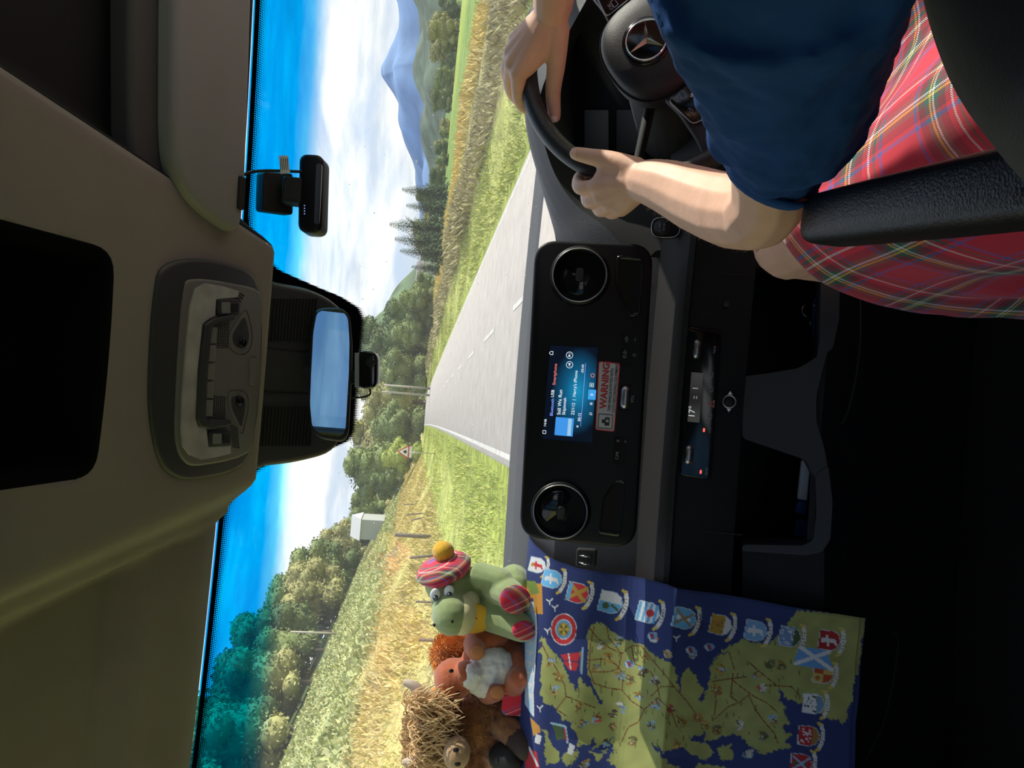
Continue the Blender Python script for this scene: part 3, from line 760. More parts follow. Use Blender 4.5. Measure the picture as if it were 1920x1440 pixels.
def build_roadside():
    M_POST = mat('weathered_wood', (0.20, 0.165, 0.13), 0.9, noise_scale=20, noise_amt=0.3)
    # fence posts given as (x_top, y_top, x_bottom, y_bottom, distance, label)
    for (xt, yt, xb, yb, Y, r_, lab) in [
        (741, 1001, 812, 1007, 24, 0.075, 'thick grey fence post beside the yellow pompom'), (770, 985, 800, 968, 30, 0.035, 'thin leaning fence post left of the thick grey post'),
        (762, 970, 795, 962, 34, 0.035, 'thin fence post third from the thick grey post'), (758, 948, 782, 945, 42, 0.035, 'thin upright fence post farthest up the field'),
        (768, 1054, 820, 1040, 22, 0.045, 'leaning fence post behind the tartan cap'), (786, 1198, 832, 1202, 17, 0.045, 'fence post behind the green plush muzzle'),
        (780, 1128, 830, 1130, 19, 0.03, 'thin fence post behind the plush eyes')]:
        for q in range(400):
            Yq = 6+q*0.35; b = P(xb, yb, Yq)
            if b.z <= ground_z(b.x, Yq): break
        k = Yq/Y; Y = Yq; r_ = r_*k; a, b = P(xt, yt, Y), P(xb, yb, Y); a.x = b.x+(a.x-b.x)*0.5
        mb = MB(); b2 = Vector((b.x, Y, min(b.z, ground_z(b.x, Y))-0.1)); mb.tube([b2, (a+b2)/2, a, a+Vector((0, 0, 0.015))], [r_, r_*0.97, r_*0.93, r_*0.5], 8)
        tag(mb.build('fence_post', M_POST), lab, 'fence post', 'posts of the passenger-side fence')
    for (xt, yt, xb, yb, Y, lab) in [(720, 722, 786, 727, 120, 'bare pole nearer the dashcam, of the two behind the road end'), (716, 734, 790, 740, 120, 'bare pole farther from the dashcam, of the two behind the road end'),
                                     (545, 1180, 612, 1187, 95, 'pale utility pole in the wood on the passenger side'), (700, 1010, 735, 1012, 200, 'short pale pole by the grey shed')]:
        a, b = P(xt, yt, Y), P(xb, yb, Y); mb = MB(); mb.tube([Vector((b.x, Y, min(b.z, ground_z(b.x, Y))-0.2)), Vector((b.x, Y, a.z))], [0.17*Y/120+0.02, 0.12*Y/120+0.02], 8)
        tag(mb.build('utility_pole', mat('pale_pole', (0.42, 0.38, 0.32), 0.8)), lab, 'pole')
    # warning sign
    Y = 62; c = P(758, 847, Y); sg = thing('road_sign', 'red-bordered white triangular warning sign beside the road', 'road sign', (c.x, Y, ground_z(c.x, Y)))
    h = 0.62; tri = lambda k: [(0, h*k), (-0.95*h*k, -0.62*h*k), (0.95*h*k, -0.62*h*k)]
    Mx = Matrix.Translation(c) @ Matrix.Rotation(math.pi/2, 4, 'X')
    mb = MB(); mb.prism(round_poly(tri(1.0), 0.08), -0.01, 0.01, Mx); mb.build('sign_plate', mat('sign_red', (0.62, 0.05, 0.05), 0.5), sg, smooth=False)
    mb = MB(); mb.prism(round_poly(tri(0.72), 0.04), 0.01, 0.014, Mx @ Matrix.Translation((0, -0.01, 0))); mb.build('white_field', mat('sign_white', (0.8, 0.8, 0.8), 0.5), sg, smooth=False)
    mb = MB(); mb.prism(round_poly([(-0.12, -0.2), (0.12, -0.2), (0.14, -0.05), (0.02, 0.12), (-0.12, 0.0)], 0.04), 0.014, 0.017, Mx); mb.build('symbol', M_BLACK, sg, smooth=False)
    mb = MB(); mb.box((0, -0.62*h-0.14, 0), (0.95, 0.2, 0.02), Mx); mb.build('lower_plate', mat('sign_white2', (0.75, 0.75, 0.75), 0.5), sg, smooth=False)
    mb = MB(); mb.tube([Vector((c.x, Y+0.03, ground_z(c.x, Y)-0.2)), Vector((c.x, Y+0.03, c.z+0.2))], 0.04, 8); mb.build('post', M_SATIN, sg)
    # cottage and shed
    def house(label, y0, y1, vb, vt, Y, wallc, roofc, windows):
        a, b = P(vb, y1, Y), P(vb, y0, Y); top = P(vt, (y0+y1)/2, Y).z; z0 = min(ground_z((a.x+b.x)/2, Y), a.z)-0.3
        H = thing('cottage' if windows else 'shed', label, 'cottage' if windows else 'shed', ((a.x+b.x)/2, Y, z0)); W = abs(b.x-a.x); cx = (a.x+b.x)/2; ze = z0+(top-z0)*0.68
        mb = MB(); mb.box((cx, Y+3, (z0+ze)/2), (W, 6, ze-z0)); mb.build('walls', mat('house_wall', wallc, 0.9), H, smooth=False)
        mb = MB(); x0, x1 = cx-W/2-0.2, cx+W/2+0.2
        mb.add([(x0, Y-0.3, ze), (x1, Y-0.3, ze), (x1, Y+3, top), (x0, Y+3, top), (x0, Y+6.3, ze), (x1, Y+6.3, ze)], [(0, 1, 2, 3), (3, 2, 5, 4), (0, 3, 4), (1, 5, 2), (0, 4, 5, 1)])
        mb.build('roof', mat('house_roof', roofc, 0.8), H, smooth=False)
        for k in range(windows):
            mb = MB(); mb.box((cx-W/2+W*(k+0.5)/windows, Y-0.02, z0+(ze-z0)*0.62), (0.9, 0.06, 1.0)); mb.build('window', mat('dark_pane', (0.05, 0.06, 0.08), 0.2), H, smooth=False)
    house('long white cottage with dark windows behind the roadside trees', 490, 572, 795, 778, 150, (0.75, 0.73, 0.68), (0.30, 0.28, 0.27), 4)
    house('small grey shed with pale sloping roof at the edge of the wood', 975, 1012, 690, 655, 135, (0.35, 0.37, 0.36), (0.55, 0.56, 0.56), 0)
build_roadside()
# ------------------------------------------------------------------ dashboard
DASH = thing('dashboard', 'wide black van dashboard with silver-edged vents and cubbies', 'dashboard', (0, 1.3, -1.0))
def zc(v, Y): return P(v, 737, Y).z
DPROF = [(965, 2.02), (985, 1.75), (1012, 1.50), (1060, 1.38), (1130, 1.335), (1215, 1.30), (1268, 1.218), (1279, 1.212), (1282, 1.225), (1394, 1.205), (1396, 1.205), (1397, 1.42), (1532, 1.42), (1533, 1.165), (1545, 1.16), (1600, 1.19), (1700, 1.28), (1900, 1.42)]
def build_dash():
    pts = [(Y, zc(v, Y)) for v, Y in DPROF]
    def shell(name, i0, i1, m, x0=-0.86, x1=0.86, mods=()):
        mb = MB(); q = pts[i0:i1+1]; n = 13; V = []
        for (Y, z) in q:
            for k in range(n):
                x = x0+(x1-x0)*k/(n-1); V.append((x, Y-0.05*(abs(x)/0.86)**3*(1 if Y < 1.8 else 0), z-0.02*(x/0.86)**2))
        mb.add(V, [(j*n+i, (j+1)*n+i, (j+1)*n+i+1, j*n+i+1) for j in range(len(q)-1) for i in range(n-1)])
        return mb.build(name, m, DASH, smooth=True, auto=30)
    shell('dash_top', 0, 1, M_DASHTOP); shell('upper_shell', 1, 5, M_DASHTOP, x1=0.25); shell('middle_fascia', 5, 7, mat('fascia_grey', (0.020, 0.0185, 0.0185), 0.65, bump=0.2, bump_scale=900, spec=0.25)); shell('lower_fascia', 7, 10, M_DASH)
    shell('cubby_back', 10, 13, M_BLACK); shell('knee_panel', 13, 17, M_DASH)
    # fascia seams
    LF = Plane(P(1350, 737, 1.213), (1, 0, 0), P(1306, 737, 1.225)-P(1394, 737, 1.205))
    for y, v0, v1 in ((512, 1290, 1400), (997, 1280, 1392)):
        a0, b0 = LF.hit(v0, y); a1, b1 = LF.hit(v1, y)
        mb = MB(); mb.box(((a0+a1)/2, (b0+b1)/2, 0.0005), (0.0018, abs(b0-b1), 0.003), LF.M()); mb.build('seam', M_BLACK, DASH, smooth=False)
    # cubby surrounds
    TP = Plane(P(1470, 737, 1.185), (1, 0, 0), P(1400, 737, 1.205)-P(1540, 737, 1.16))
    M_LIP = mat('tray_grey', (0.022, 0.024, 0.030), 0.5)
    div = round_poly(TP.pts([(1392, 706), (1440, 700), (1500, 690), (1538, 665), (1556, 640), (1540, 700), (1530, 745), (1530, 790), (1545, 840), (1552, 880), (1532, 905), (1510, 862), (1440, 838), (1392, 822)]), 0.008, 3)
    mb = MB(); mb.prism(div, -0.05, 0.004, TP.M()); mb.build('cubby_divider', M_LIP, DASH, smooth=True, auto=40)
    for poly in ([(1538, 340), (1538, 520), (1536, 640), (1530, 672), (1560, 655), (1572, 600), (1574, 520), (1574, 340)], [(1528, 890), (1530, 960), (1524, 1012), (1505, 1022), (1392, 1020), (1390, 1032), (1510, 1040), (1540, 1034), (1556, 1010), (1560, 940), (1552, 872)]):
        mb = MB(); mb.prism(round_poly(TP.pts(poly), 0.006, 3), -0.06, 0.006, TP.M()); mb.build('tray_lip', M_LIP, DASH, smooth=True, auto=50)
    mb = MB(); mb.prism(TP.pts([(1392, 1026), (1545, 1030), (1545, 1560), (1392, 1560)]), -0.06, 0.002, TP.M()); mb.build('side_panel', M_DASH, DASH, smooth=False)
    mb = MB(); mb.prism(TP.pts([(1392, 500), (1545, 508), (1545, 60), (1392, 60)]), -0.06, 0.002, TP.M()); mb.build('side_panel', M_DASH, DASH, smooth=False)
    # thin trim line around the glovebox and lower console edge
    mb = MB(); mb.tube(catmull([P(1672, 1183, 1.22), P(1684, 1200, 1.22), P(1676, 1270, 1.22), P(1655, 1360, 1.22), P(1622, 1425, 1.22)], 5), 0.0012, 5); mb.build('glovebox_edge', M_DASHTOP, DASH)
    mb = MB(); mb.tube(catmull([P(1612, 530, 1.17), P(1614, 620, 1.17), P(1606, 700, 1.17), P(1590, 770, 1.17), P(1578, 795, 1.17)], 5), 0.0016, 5); mb.build('console_edge', M_DASHTOP, DASH)
    # climate strip
    cl = MB(); cp = LF
    cl.prism(round_poly(cp.pts([(1287, 612), (1352, 622), (1332, 900), (1272, 890)]), 0.010), -0.004, 0.006, cp.M(), bev=0.002)
    clo = cl.build('climate_panel', M_GLOSS, DASH, auto=40)
    def roller(pl, x, y, lx, ly, c, parent):
        a, b = pl.hit(x, y); mb = MB(); mb.capsule([(0, -ly/2+lx/2, 0), (0, ly/2-lx/2, 0)], lx/2, 14, pl.M(a, b, c, math.pi/2)); o = mb.build('roller', M_SATIN, parent)
        for t in (-0.3, 0.3):
            mb = MB(); mb.tube([(-lx*0.3+0, t*lx, lx*0.42), (lx*0.3, t*lx, lx*0.42)], 0.0006, 5, pl.M(a, b, c)); mb.build('roller_groove', M_BLACK, parent)
    roller(cp, 1305, 655, 0.016, 0.034, 0.008, clo); roller(cp, 1290, 852, 0.016, 0.034, 0.008, clo)
    a, b = cp.hit(1303, 745)
    mb = MB(); mb.box((a, b, 0.0065), (0.085, 0.020, 0.001), cp.M()); mb.build('temperature_display', mat('lcd_black', (0.002, 0.002, 0.003), 0.1), clo, smooth=False)
    M_LCD = mat('lcd_white', (0.7, 0.7, 0.7), 0.5, emit=(0.8, 0.85, 0.9), emit_s=0.5)
    M_RED = mat('red_led', (0.9, 0.05, 0.04), 0.4, emit=(1.0, 0.08, 0.05), emit_s=2.0)
    def lab(pl, s, x, y, size, m, parent, c=0.0072, sx=1.0):
        a, b = pl.hit(x, y); return text(s, size, pl.M(a, b, c), m, parent, 'CENTER', sx=sx)
    lab(cp, '17°', 1297, 772, 0.015, M_LCD, clo); lab(cp, '|', 1302, 728, 0.010, M_LCD, clo); lab(cp, '::', 1302, 745, 0.012, M_LCD, clo)
    lab(cp, 'A/C', 1330, 806, 0.006, M_GREYMARK, clo); lab(cp, 'REAR', 1324, 883, 0.006, M_GREYMARK, clo); lab(cp, 'MAX', 1339, 656, 0.006, M_GREYMARK, clo)
    for x, y in ((1319, 806), (1313, 884)):
        a, b = cp.hit(x, y); mb = MB(); mb.box((a, b, 0.0068), (0.006, 0.0028, 0.001), cp.M()); mb.build('indicator_light', M_RED, clo, smooth=False)
    a, b = cp.hit(1333, 757); T = 0.007
    mb = MB(); mb.ring_prism([(0, T), (-T, -T*0.7), (T, -T*0.7)], [(0, T*0.5), (-T*0.5, -T*0.42), (T*0.5, -T*0.42)], 0.006, 0.0072, cp.M(a, b)); mb.build('hazard_triangle', mat('hazard_red', (0.5, 0.12, 0.12), 0.5), clo, smooth=False)
    for x, y in ((1333, 703), (1333, 730), (1331, 780)):
        a, b = cp.hit(x, y); mb = MB(); mb.torus(0.0035, 0.0006, 14, 5, cp.M(a, b, 0.0068) @ Matrix.Diagonal((1.3, 0.8, 1, 1))); mb.build('button_mark', M_GREYMARK, clo)
    # selector ring and small screw knob on the lower fascia
    a, b = cp.hit(1367, 753); mb = MB(); mb.torus(0.0105, 0.0013, 28, 8, cp.M(a, b, 0.004)); o = mb.build('selector_ring', M_SATIN, DASH)
    for s in (-1, 1):
        mb = MB(); mb.prism([(-0.004, 0), (0.004, 0), (0, 0.006)], 0, 0.003, cp.M(a+s*0.012, b, 0.002, -s*math.pi/2)); mb.build('ring_tab', M_SATIN, o, smooth=False)
    mb = MB(); mb.lathe([(0.009, 0), (0.009, 0.004), (0.0, 0.004)], 20, cp.M(a, b)); mb.build('selector_cap', M_BLACK, o)
    a, b = cp.hit(1362, 570); mb = MB(); mb.lathe([(0.006, 0), (0.006, 0.007), (0.004, 0.009), (0, 0.009)], 18, cp.M(a, b)); mb.box((0, 0, 0.0095), (0.009, 0.0015, 0.002), cp.M(a, b, 0, 0.6)); mb.build('small_knob', M_DASHTOP, DASH)
    # start button pod between wheel and centre panel
    SB = Plane(P(1245, 427, 1.255), (1, 0, 0), (0, 0.35, 0.93))
    mb = MB(); mb.prism(round_poly(SB.pts([(1221, 408), (1221, 447), (1276, 447), (1276, 408)]), 0.018, 8), -0.006, 0.004, SB.M(), bev=0.002); po = mb.build('start_button_pod', M_PANEL, DASH)
    mb = MB(); mb.tube([(p[0], p[1], 0.004) for p in round_poly(SB.pts([(1222, 409), (1222, 446), (1275, 446), (1275, 409)]), 0.018, 8)]+[(*round_poly(SB.pts([(1222, 409), (1222, 446), (1275, 446), (1275, 409)]), 0.018, 8)[0], 0.004)], 0.0009, 6, SB.M()); mb.build('pod_trim', M_SATIN, po)
    a, b = SB.hit(1241, 427); mb = MB(); mb.torus(0.0145, 0.001, 28, 6, SB.M(a, b, 0.0045)); mb.lathe([(0.0135, 0.003), (0.0135, 0.006), (0, 0.0065)], 24, SB.M(a, b)); mb.build('start_button', M_DASHTOP, po)
    text('START', 0.0055, SB.M(a, b+0.003, 0.0068), M_GREYMARK, po, 'CENTER'); text('STOP', 0.0055, SB.M(a, b-0.004, 0.0068), M_GREYMARK, po, 'CENTER')
build_dash()

CP = Plane(P(1100, 737, 1.235), (1, 0, 0), (0, math.sin(math.radians(14)), math.cos(math.radians(14))))
def build_centre_panel():
    mb = MB(); out = round_poly(CP.pts([(1003, 449), (1226, 457), (1192, 1030), (972, 1008)]), 0.040, 8)
    mb.prism(out, -0.045, 0.0, CP.M(), bev=0.006); pan = mb.build('centre_panel', M_PANEL, DASH, auto=40)
    # silver edge along the panel top seen against the road
    for (x, y, nm) in ((1087, 517, 0), (1051, 958, 1)):
        a, b = CP.hit(x, y); R = 0.046
        mb = MB(); mb.lathe([(R+0.006, 0.0), (R+0.004, 0.006), (R, 0.009), (R-0.003, 0.006), (R-0.006, -0.004), (R-0.010, -0.012)], 40, CP.M(a, b)); v = mb.build('vent_housing', M_PANEL, pan)
        mb = MB(); mb.torus(R-0.0005, 0.0011, 48, 6, CP.M(a, b, 0.009)); mb.build('vent_ring', M_SATIN, pan)
        tilt = Matrix.Rotation(math.radians(14 if nm else 4), 4, 'X') @ Matrix.Rotation(math.radians(-12 if nm else 5), 4, 'Y')
        mb = MB(); mb.lathe([(0, 0.0), (R-0.016, -0.001), (R-0.0085, -0.006), (R-0.0085, -0.012)], 36, CP.M(a, b) @ tilt); mb.build('vent_disc', M_GLOSS, pan)
        for k in (0,):
            w = math.sqrt(max(0, (R-0.012)**2-(k*0.009)**2)); mb = MB(); mb.box((0, 0, 0.0005), (2*w*0.95, 0.0012, 0.002), CP.M(a, b) @ tilt); mb.build('vent_slat', M_BLACK, pan, smooth=False)
        mb = MB(); mb.prism(round_poly([(-0.012, -0.007), (0.012, -0.007), (0.012, 0.007), (-0.012, 0.007)], 0.0065, 6), 0, 0.010, CP.M(a, b) @ tilt, bev=0.002); mb.build('vent_knob', M_DASHTOP, pan)
    M_WELL = mat('well_black', (0.002, 0.002, 0.002), 0.9)
    for poly in ([(1157, 479), (1206, 483), (1200, 592), (1182, 594), (1160, 550), (1153, 530)], [(1172, 899), (1152, 902), (1130, 935), (1122, 1000), (1164, 1006), (1170, 950)]):
        q = round_poly(CP.pts(poly), 0.006, 4); c = Vector((sum(p[0] for p in q)/len(q), sum(p[1] for p in q)/len(q)))
        inner = [tuple(c+(Vector(p)-c)*0.90) for p in q]
        mb = MB(); mb.ring_prism(q, inner, -0.001, 0.0016, CP.M()); mb.build('pocket_rim', M_GLOSS, pan)
        mb = MB(); mb.prism(inner, -0.002, 0.0004, CP.M()); mb.build('pocket_well', M_WELL, pan, smooth=False)
    def lab(s, x, y, size, m=M_GREYMARK, sx=1.0): a, b = CP.hit(x, y); return text(s, size, CP.M(a, b, 0.0016), m, pan, 'CENTER', sx=sx)
    for poly in ([(1166, 622), (1198, 624), (1195, 688), (1164, 686)], [(1152, 818), (1180, 820), (1176, 872), (1150, 870)]):
        mb = MB(); mb.prism(round_poly(CP.pts(poly), 0.003, 3), -0.001, 0.0012, CP.M()); mb.build('button_block', M_GLOSS, pan, smooth=False)
    for s, x, y in (('\u266a/\u25b7', 1175, 636), ('\u2022\u2022', 1191, 637), ('\u2706/\u25b7', 1172, 664), ('\u2302', 1189, 666), ('VOL', 1186, 748), ('K', 1159, 826), ('\u2261', 1173, 828), ('CAR', 1157, 854)):
        lab(s, x, y, 0.007)
    a, b = CP.hit(1172, 745)
    mb = MB(); mb.capsule([(-0.012, 0, 0), (0.012, 0, 0)], 0.008, 14, CP.M(a, b, 0.001)); r = mb.build('volume_roller', M_SATIN, pan)
    mb = MB(); mb.box((0, 0, 0), (0.044, 0.019, 0.002), CP.M(a, b)); mb.build('roller_slot', M_GLOSS, pan, smooth=False)
    # touchscreen
    TS = thing_part = MB(); q = CP.pts([(1032, 648), (1121, 652), (1110, 830), (1017, 822)])
    sm = bpy.data.materials.new('screen_image'); sm.use_nodes = True; nt = sm.node_tree; bs = nt.nodes['Principled BSDF']; bs.inputs['Roughness'].default_value = 0.15; bs.inputs['Base Color'].default_value = (0.004, 0.006, 0.01, 1)
    tc = nt.nodes.new('ShaderNodeTexCoord'); gr = nt.nodes.new('ShaderNodeVectorMath'); gr.operation = 'LENGTH'; mp = nt.nodes.new('ShaderNodeMapping')
    cx = sum(p[0] for p in q)/4; cy = sum(p[1] for p in q)/4
    mp.inputs['Location'].default_value = (-0.1*0, 0, 0)
    mp.vector_type = 'TEXTURE'; mp.inputs['Location'].default_value = (cx+0.005, cy-0.012, 0); mp.inputs['Scale'].default_value = (0.075, 0.045, 1)
    nt.links.new(tc.outputs['Object'], mp.inputs[0]); nt.links.new(mp.outputs[0], gr.inputs[0])
    rp = nt.nodes.new('ShaderNodeValToRGB'); e = rp.color_ramp.elements; e[0].position = 0; e[0].color = (0.01, 0.30, 0.55, 1); e[1].position = 1; e[1].color = (0.002, 0.005, 0.015, 1); k = e.new(0.5); k.color = (0.005, 0.10, 0.22, 1)
    nt.links.new(gr.outputs['Value'], rp.inputs[0]); nt.links.new(rp.outputs[0], bs.inputs['Emission Color']); bs.inputs['Emission Strength'].default_value = 0.75
    me_ = MB(); me_.prism(q, 0, 0.0012); so = me_.build('touchscreen', sm, DASH, smooth=False, M=CP.M())
    M_TX = mat('screen_white', (0.3, 0.3, 0.3), 0.5, emit=(0.85, 0.92, 1.0), emit_s=0.9); M_TB = mat('screen_blue', (0.1, 0.2, 0.4), 0.5, emit=(0.25, 0.35, 1.0), emit_s=0.9); M_TR = mat('screen_red', (0.3, 0.1, 0.1), 0.5, emit=(1.0, 0.25, 0.2), emit_s=0.8)
    def st(s, x, y, size, m=M_TX, al='LEFT'): a, b = CP.hit(x, y); text(s, size, CP.M(a, b, 0.0015), m, so, al)
    st('14:46', 1022, 800, 0.006); st('\u25a2', 1021, 814, 0.008); st('\u2302', 1034, 662, 0.010, al='CENTER')
    st('Bluetooth', 1034, 780, 0.0075, M_TB); st('USB', 1036, 745, 0.0075); st('Smartphone', 1039, 722, 0.0075, M_TR)
    st('Still We Run', 1048, 778, 0.0085); st('Skipinnish', 1057, 778, 0.0075); st("22/112  |  Harry's iPhone", 1074, 778, 0.0075)
    st('00:12', 1086, 790, 0.0065); st('-03:43', 1092, 700, 0.006); st('\u2a2f', 1083, 802, 0.008)
    for y in (666, 684):
        a, b = CP.hit(1068, y); mb = MB(); mb.torus(0.0055, 0.0004, 20, 5, CP.M(a, b, 0.0015)); mb.build('skip_button', M_TX, so); text('\u25b6|' if y == 666 else '|\u25c0', 0.005, CP.M(a, b, 0.0015), M_TX, so, 'CENTER')
    a, b = CP.hit(1058, 800)
    mb = MB(); mb.box((a, b, 0.0016), (0.031, 0.031, 0.0006), CP.M()); art = mb.build('album_cover', mat('cover_blue', (0.02, 0.1, 0.3), 0.4, emit=(0.05, 0.3, 0.8), emit_s=0.8), so, smooth=False)
    mb = MB(); mb.box((a, b-0.009, 0.0021), (0.029, 0.006, 0.0003), CP.M()); mb.build('album_band', mat('cover_light', (0.3, 0.5, 0.6), 0.4, emit=(0.35, 0.6, 0.8), emit_s=0.7), so, smooth=False)
    a0, b0 = CP.hit(1097, 800); a1, b1 = CP.hit(1090, 680); mb = MB(); mb.box(((a0+a1)/2, (b0+b1)/2, 0.0014), (abs(a1-a0), 0.0006, 0.0004), CP.M()); mb.build('progress_bar', M_TB, so, smooth=False)
    for x, y, s in ((1108, 776, '\u2315'), (1109, 757, '\u2261'), (1110, 722, '\u25a3'), (1112, 704, '\u25cb')): st(s, x, y, 0.009, M_TX if s != '\u25cb' else M_TR, 'CENTER')
    a, b = CP.hit(1110, 740); mb = MB(); mb.box((a, b, 0.0014), (0.017, 0.013, 0.0006), CP.M()); mb.build('pause_tile', mat('tile_blue', (0.02, 0.1, 0.25), 0.4, emit=(0.05, 0.35, 0.8), emit_s=0.8), so, smooth=False); text('II', 0.007, CP.M(a, b, 0.0019), M_TX, so, 'CENTER')
    # sticker
    ST = thing('warning_sticker', 'white and red CCTV warning sticker below the touchscreen', 'sticker', CP.W(*CP.hit(1138, 743)))
    q = round_poly(CP.pts([(1122, 677), (1163, 681), (1152, 810), (1116, 806)]), 0.004, 4)
    mb = MB(); mb.prism(q, 0.0002, 0.0010, CP.M()); mb.build('red_border', mat('sticker_red', (0.65, 0.03, 0.05), 0.4), ST, smooth=False)
    c = Vector((sum(p[0] for p in q)/len(q), sum(p[1] for p in q)/len(q))); inner = [tuple(c+Vector(((p[0]-c.x)*0.97, (p[1]-c.y)*0.90))) for p in q]
    mb = MB(); mb.prism(inner, 0.0009, 0.0013, CP.M()); mb.build('white_face', mat('sticker_white', (0.55, 0.55, 0.56), 0.4), ST, smooth=False)
    M_SR = mat('sticker_red_text', (0.5, 0.02, 0.03), 0.5); M_SB = mat('sticker_black_text', (0.02, 0.02, 0.02), 0.5)
    slope = math.atan2(CP.hit(1128, 690)[1]-CP.hit(1122, 765)[1], CP.hit(1128, 690)[0]-CP.hit(1122, 765)[0])
    def sk(s, x, y, size, m, bold=0, sx=1): a, b = CP.hit(x, y); text(s, size, CP.M(a, b, 0.0015, slope), m, ST, 'LEFT', bold=bold, sx=sx)
    sk('WARNING:', 1131, 766, 0.0160, M_SR, 0.0005, 1.0); sk('THIS VEHICLE IS FITTED WITH', 1142, 771, 0.0068, M_SB, 0.0001, 0.80); sk('CCTV RECORDING EQUIPMENT', 1150, 774, 0.0068, M_SB, 0.0001, 0.86)
    a, b = CP.hit(1135, 790); R4 = lambda s: [(-s, -s), (s, -s), (s, s), (-s, s)]
    mb = MB(); mb.ring_prism(R4(0.0125), R4(0.0112), 0.0013, 0.0017, CP.M(a, b)); mb.build('camera_frame', M_SB, ST, smooth=False)
    mb = MB(); mb.prism([(-0.007, -0.007), (0.007, -0.007), (0.007, 0.001), (0.003, 0.001), (0.003, 0.006), (-0.003, 0.006), (-0.003, 0.001), (-0.007, 0.001)], 0.0013, 0.0017, CP.M(a, b)); mb.build('camera_symbol', M_SB, ST, smooth=False)
    mb = MB(); mb.lathe([(0.0026, 0.0017), (0.0026, 0.0019), (0, 0.0019)], 16, CP.M(a+0.001, b-0.003)); mb.build('lens_symbol', mat('sticker_lens', (0.5, 0.5, 0.5), 0.5), ST, smooth=False)
    # small black clip holding the towel beside the panel
    cpn = P(1098, 1046, 1.30); CL = Plane(cpn, (1, 0, 0), (0, 0.3, 0.95)); CLP = thing('spring_clip', 'small black spring clip gripping the tea towel edge beside the centre panel', 'clip', cpn)
    mb = MB(); mb.prism(round_poly(CL.pts([(1082, 1026), (1120, 1028), (1118, 1062), (1080, 1060)]), 0.006), 0.0, 0.012, CL.M(), bev=0.003); mb.build('clip_body', M_BLACK, CLP, auto=40)
    for s in (-1, 1):
        mb = MB(); mb.tube([(s*0.006, 0.010, 0.013), (s*0.007, 0, 0.019), (s*0.006, -0.012, 0.013)], 0.0016, 6, CL.M()); mb.build('clip_arm', M_CHROME, CLP)
build_centre_panel()

# ---- driver-side cowl, instruments
def build_cowl():
    A = [(1130, -120, 1.55), (1090, -20, 1.56), (1045, 60, 1.58), (1005, 135, 1.60), (986, 195, 1.60), (990, 255, 1.58), (1010, 335, 1.54), (1034, 415, 1.48), (1042, 452, 1.44), (1046, 520, 1.42)]
    B = [(1160, -120, 1.44), (1110, -20, 1.45), (1072, 50, 1.46), (1035, 120, 1.47), (1012, 185, 1.47), (1016, 250, 1.46), (1040, 325, 1.43), (1080, 384, 1.39), (1140, 430, 1.34), (1200, 500, 1.31)]
    Cc = [(1180, -120, 1.62), (1140, -20, 1.62), (1100, 50, 1.62), (1065, 120, 1.62), (1045, 185, 1.62), (1050, 250, 1.60), (1070, 320, 1.56), (1105, 372, 1.50), (1170, 412, 1.42), (1230, 470, 1.36)]
    D = [(1420, -120, 1.62), (1420, -20, 1.62), (1420, 50, 1.62), (1420, 120, 1.62), (1420, 185, 1.62), (1420, 250, 1.60), (1420, 320, 1.56), (1420, 372, 1.50), (1420, 400, 1.45), (1420, 450, 1.40)]
    cur = [catmull([P(*p) for p in L], 5) for L in (A, B, Cc, D)]
    n = len(cur[0])
    AB = [[cur[0][i].lerp(cur[1][i], t)+Vector((0, 0.0, 0.012*math.sin(math.pi*t))) for i in range(n)] for t in (0, 0.25, 0.5, 0.75, 1.0)]
    back = [p+Vector((0, 0.12, -0.06)) for p in cur[0]]
    rows = [back]+AB
    mb = MB(); mb.add([p for r_ in rows for p in r_], [(j*n+i, j*n+i+1, (j+1)*n+i+1, (j+1)*n+i) for j in range(len(rows)-1) for i in range(n-1)])
    mb.build('cowl', M_DASHTOP, DASH)
    mb = MB(); rows = [cur[1], cur[2], cur[3]]
    mb.add([p for r_ in rows for p in r_], [(j*n+i, j*n+i+1, (j+1)*n+i+1, (j+1)*n+i) for j in range(2) for i in range(n-1)]); mb.build('cluster_recess', M_BLACK, DASH)
    IP = Plane(P(1150, 230, 1.54), (1, 0, 0), (0, 0.35, 0.93))
    for poly, m in (([(1096, 208), (1142, 208), (1142, 285), (1096, 285)], M_PANEL), ([(1156, 208), (1205, 208), (1200, 290), (1156, 290)], mat('lcd_dark', (0.004, 0.0045, 0.005), 0.4, spec=0.2))):
        mb = MB(); mb.prism(round_poly(IP.pts(poly), 0.004, 3), 0, 0.006, IP.M(), bev=0.001); mb.build('instrument_display', m, DASH, auto=40)
    mb = MB(); mb.prism(round_poly(IP.pts([(1075, 60), (1230, 60), (1230, 300), (1075, 310)]), 0.02, 4), -0.01, -0.002, IP.M()); mb.build('instrument_binnacle', mat('binnacle', (0.005, 0.005, 0.006), 0.6, spec=0.2), DASH)
build_cowl()

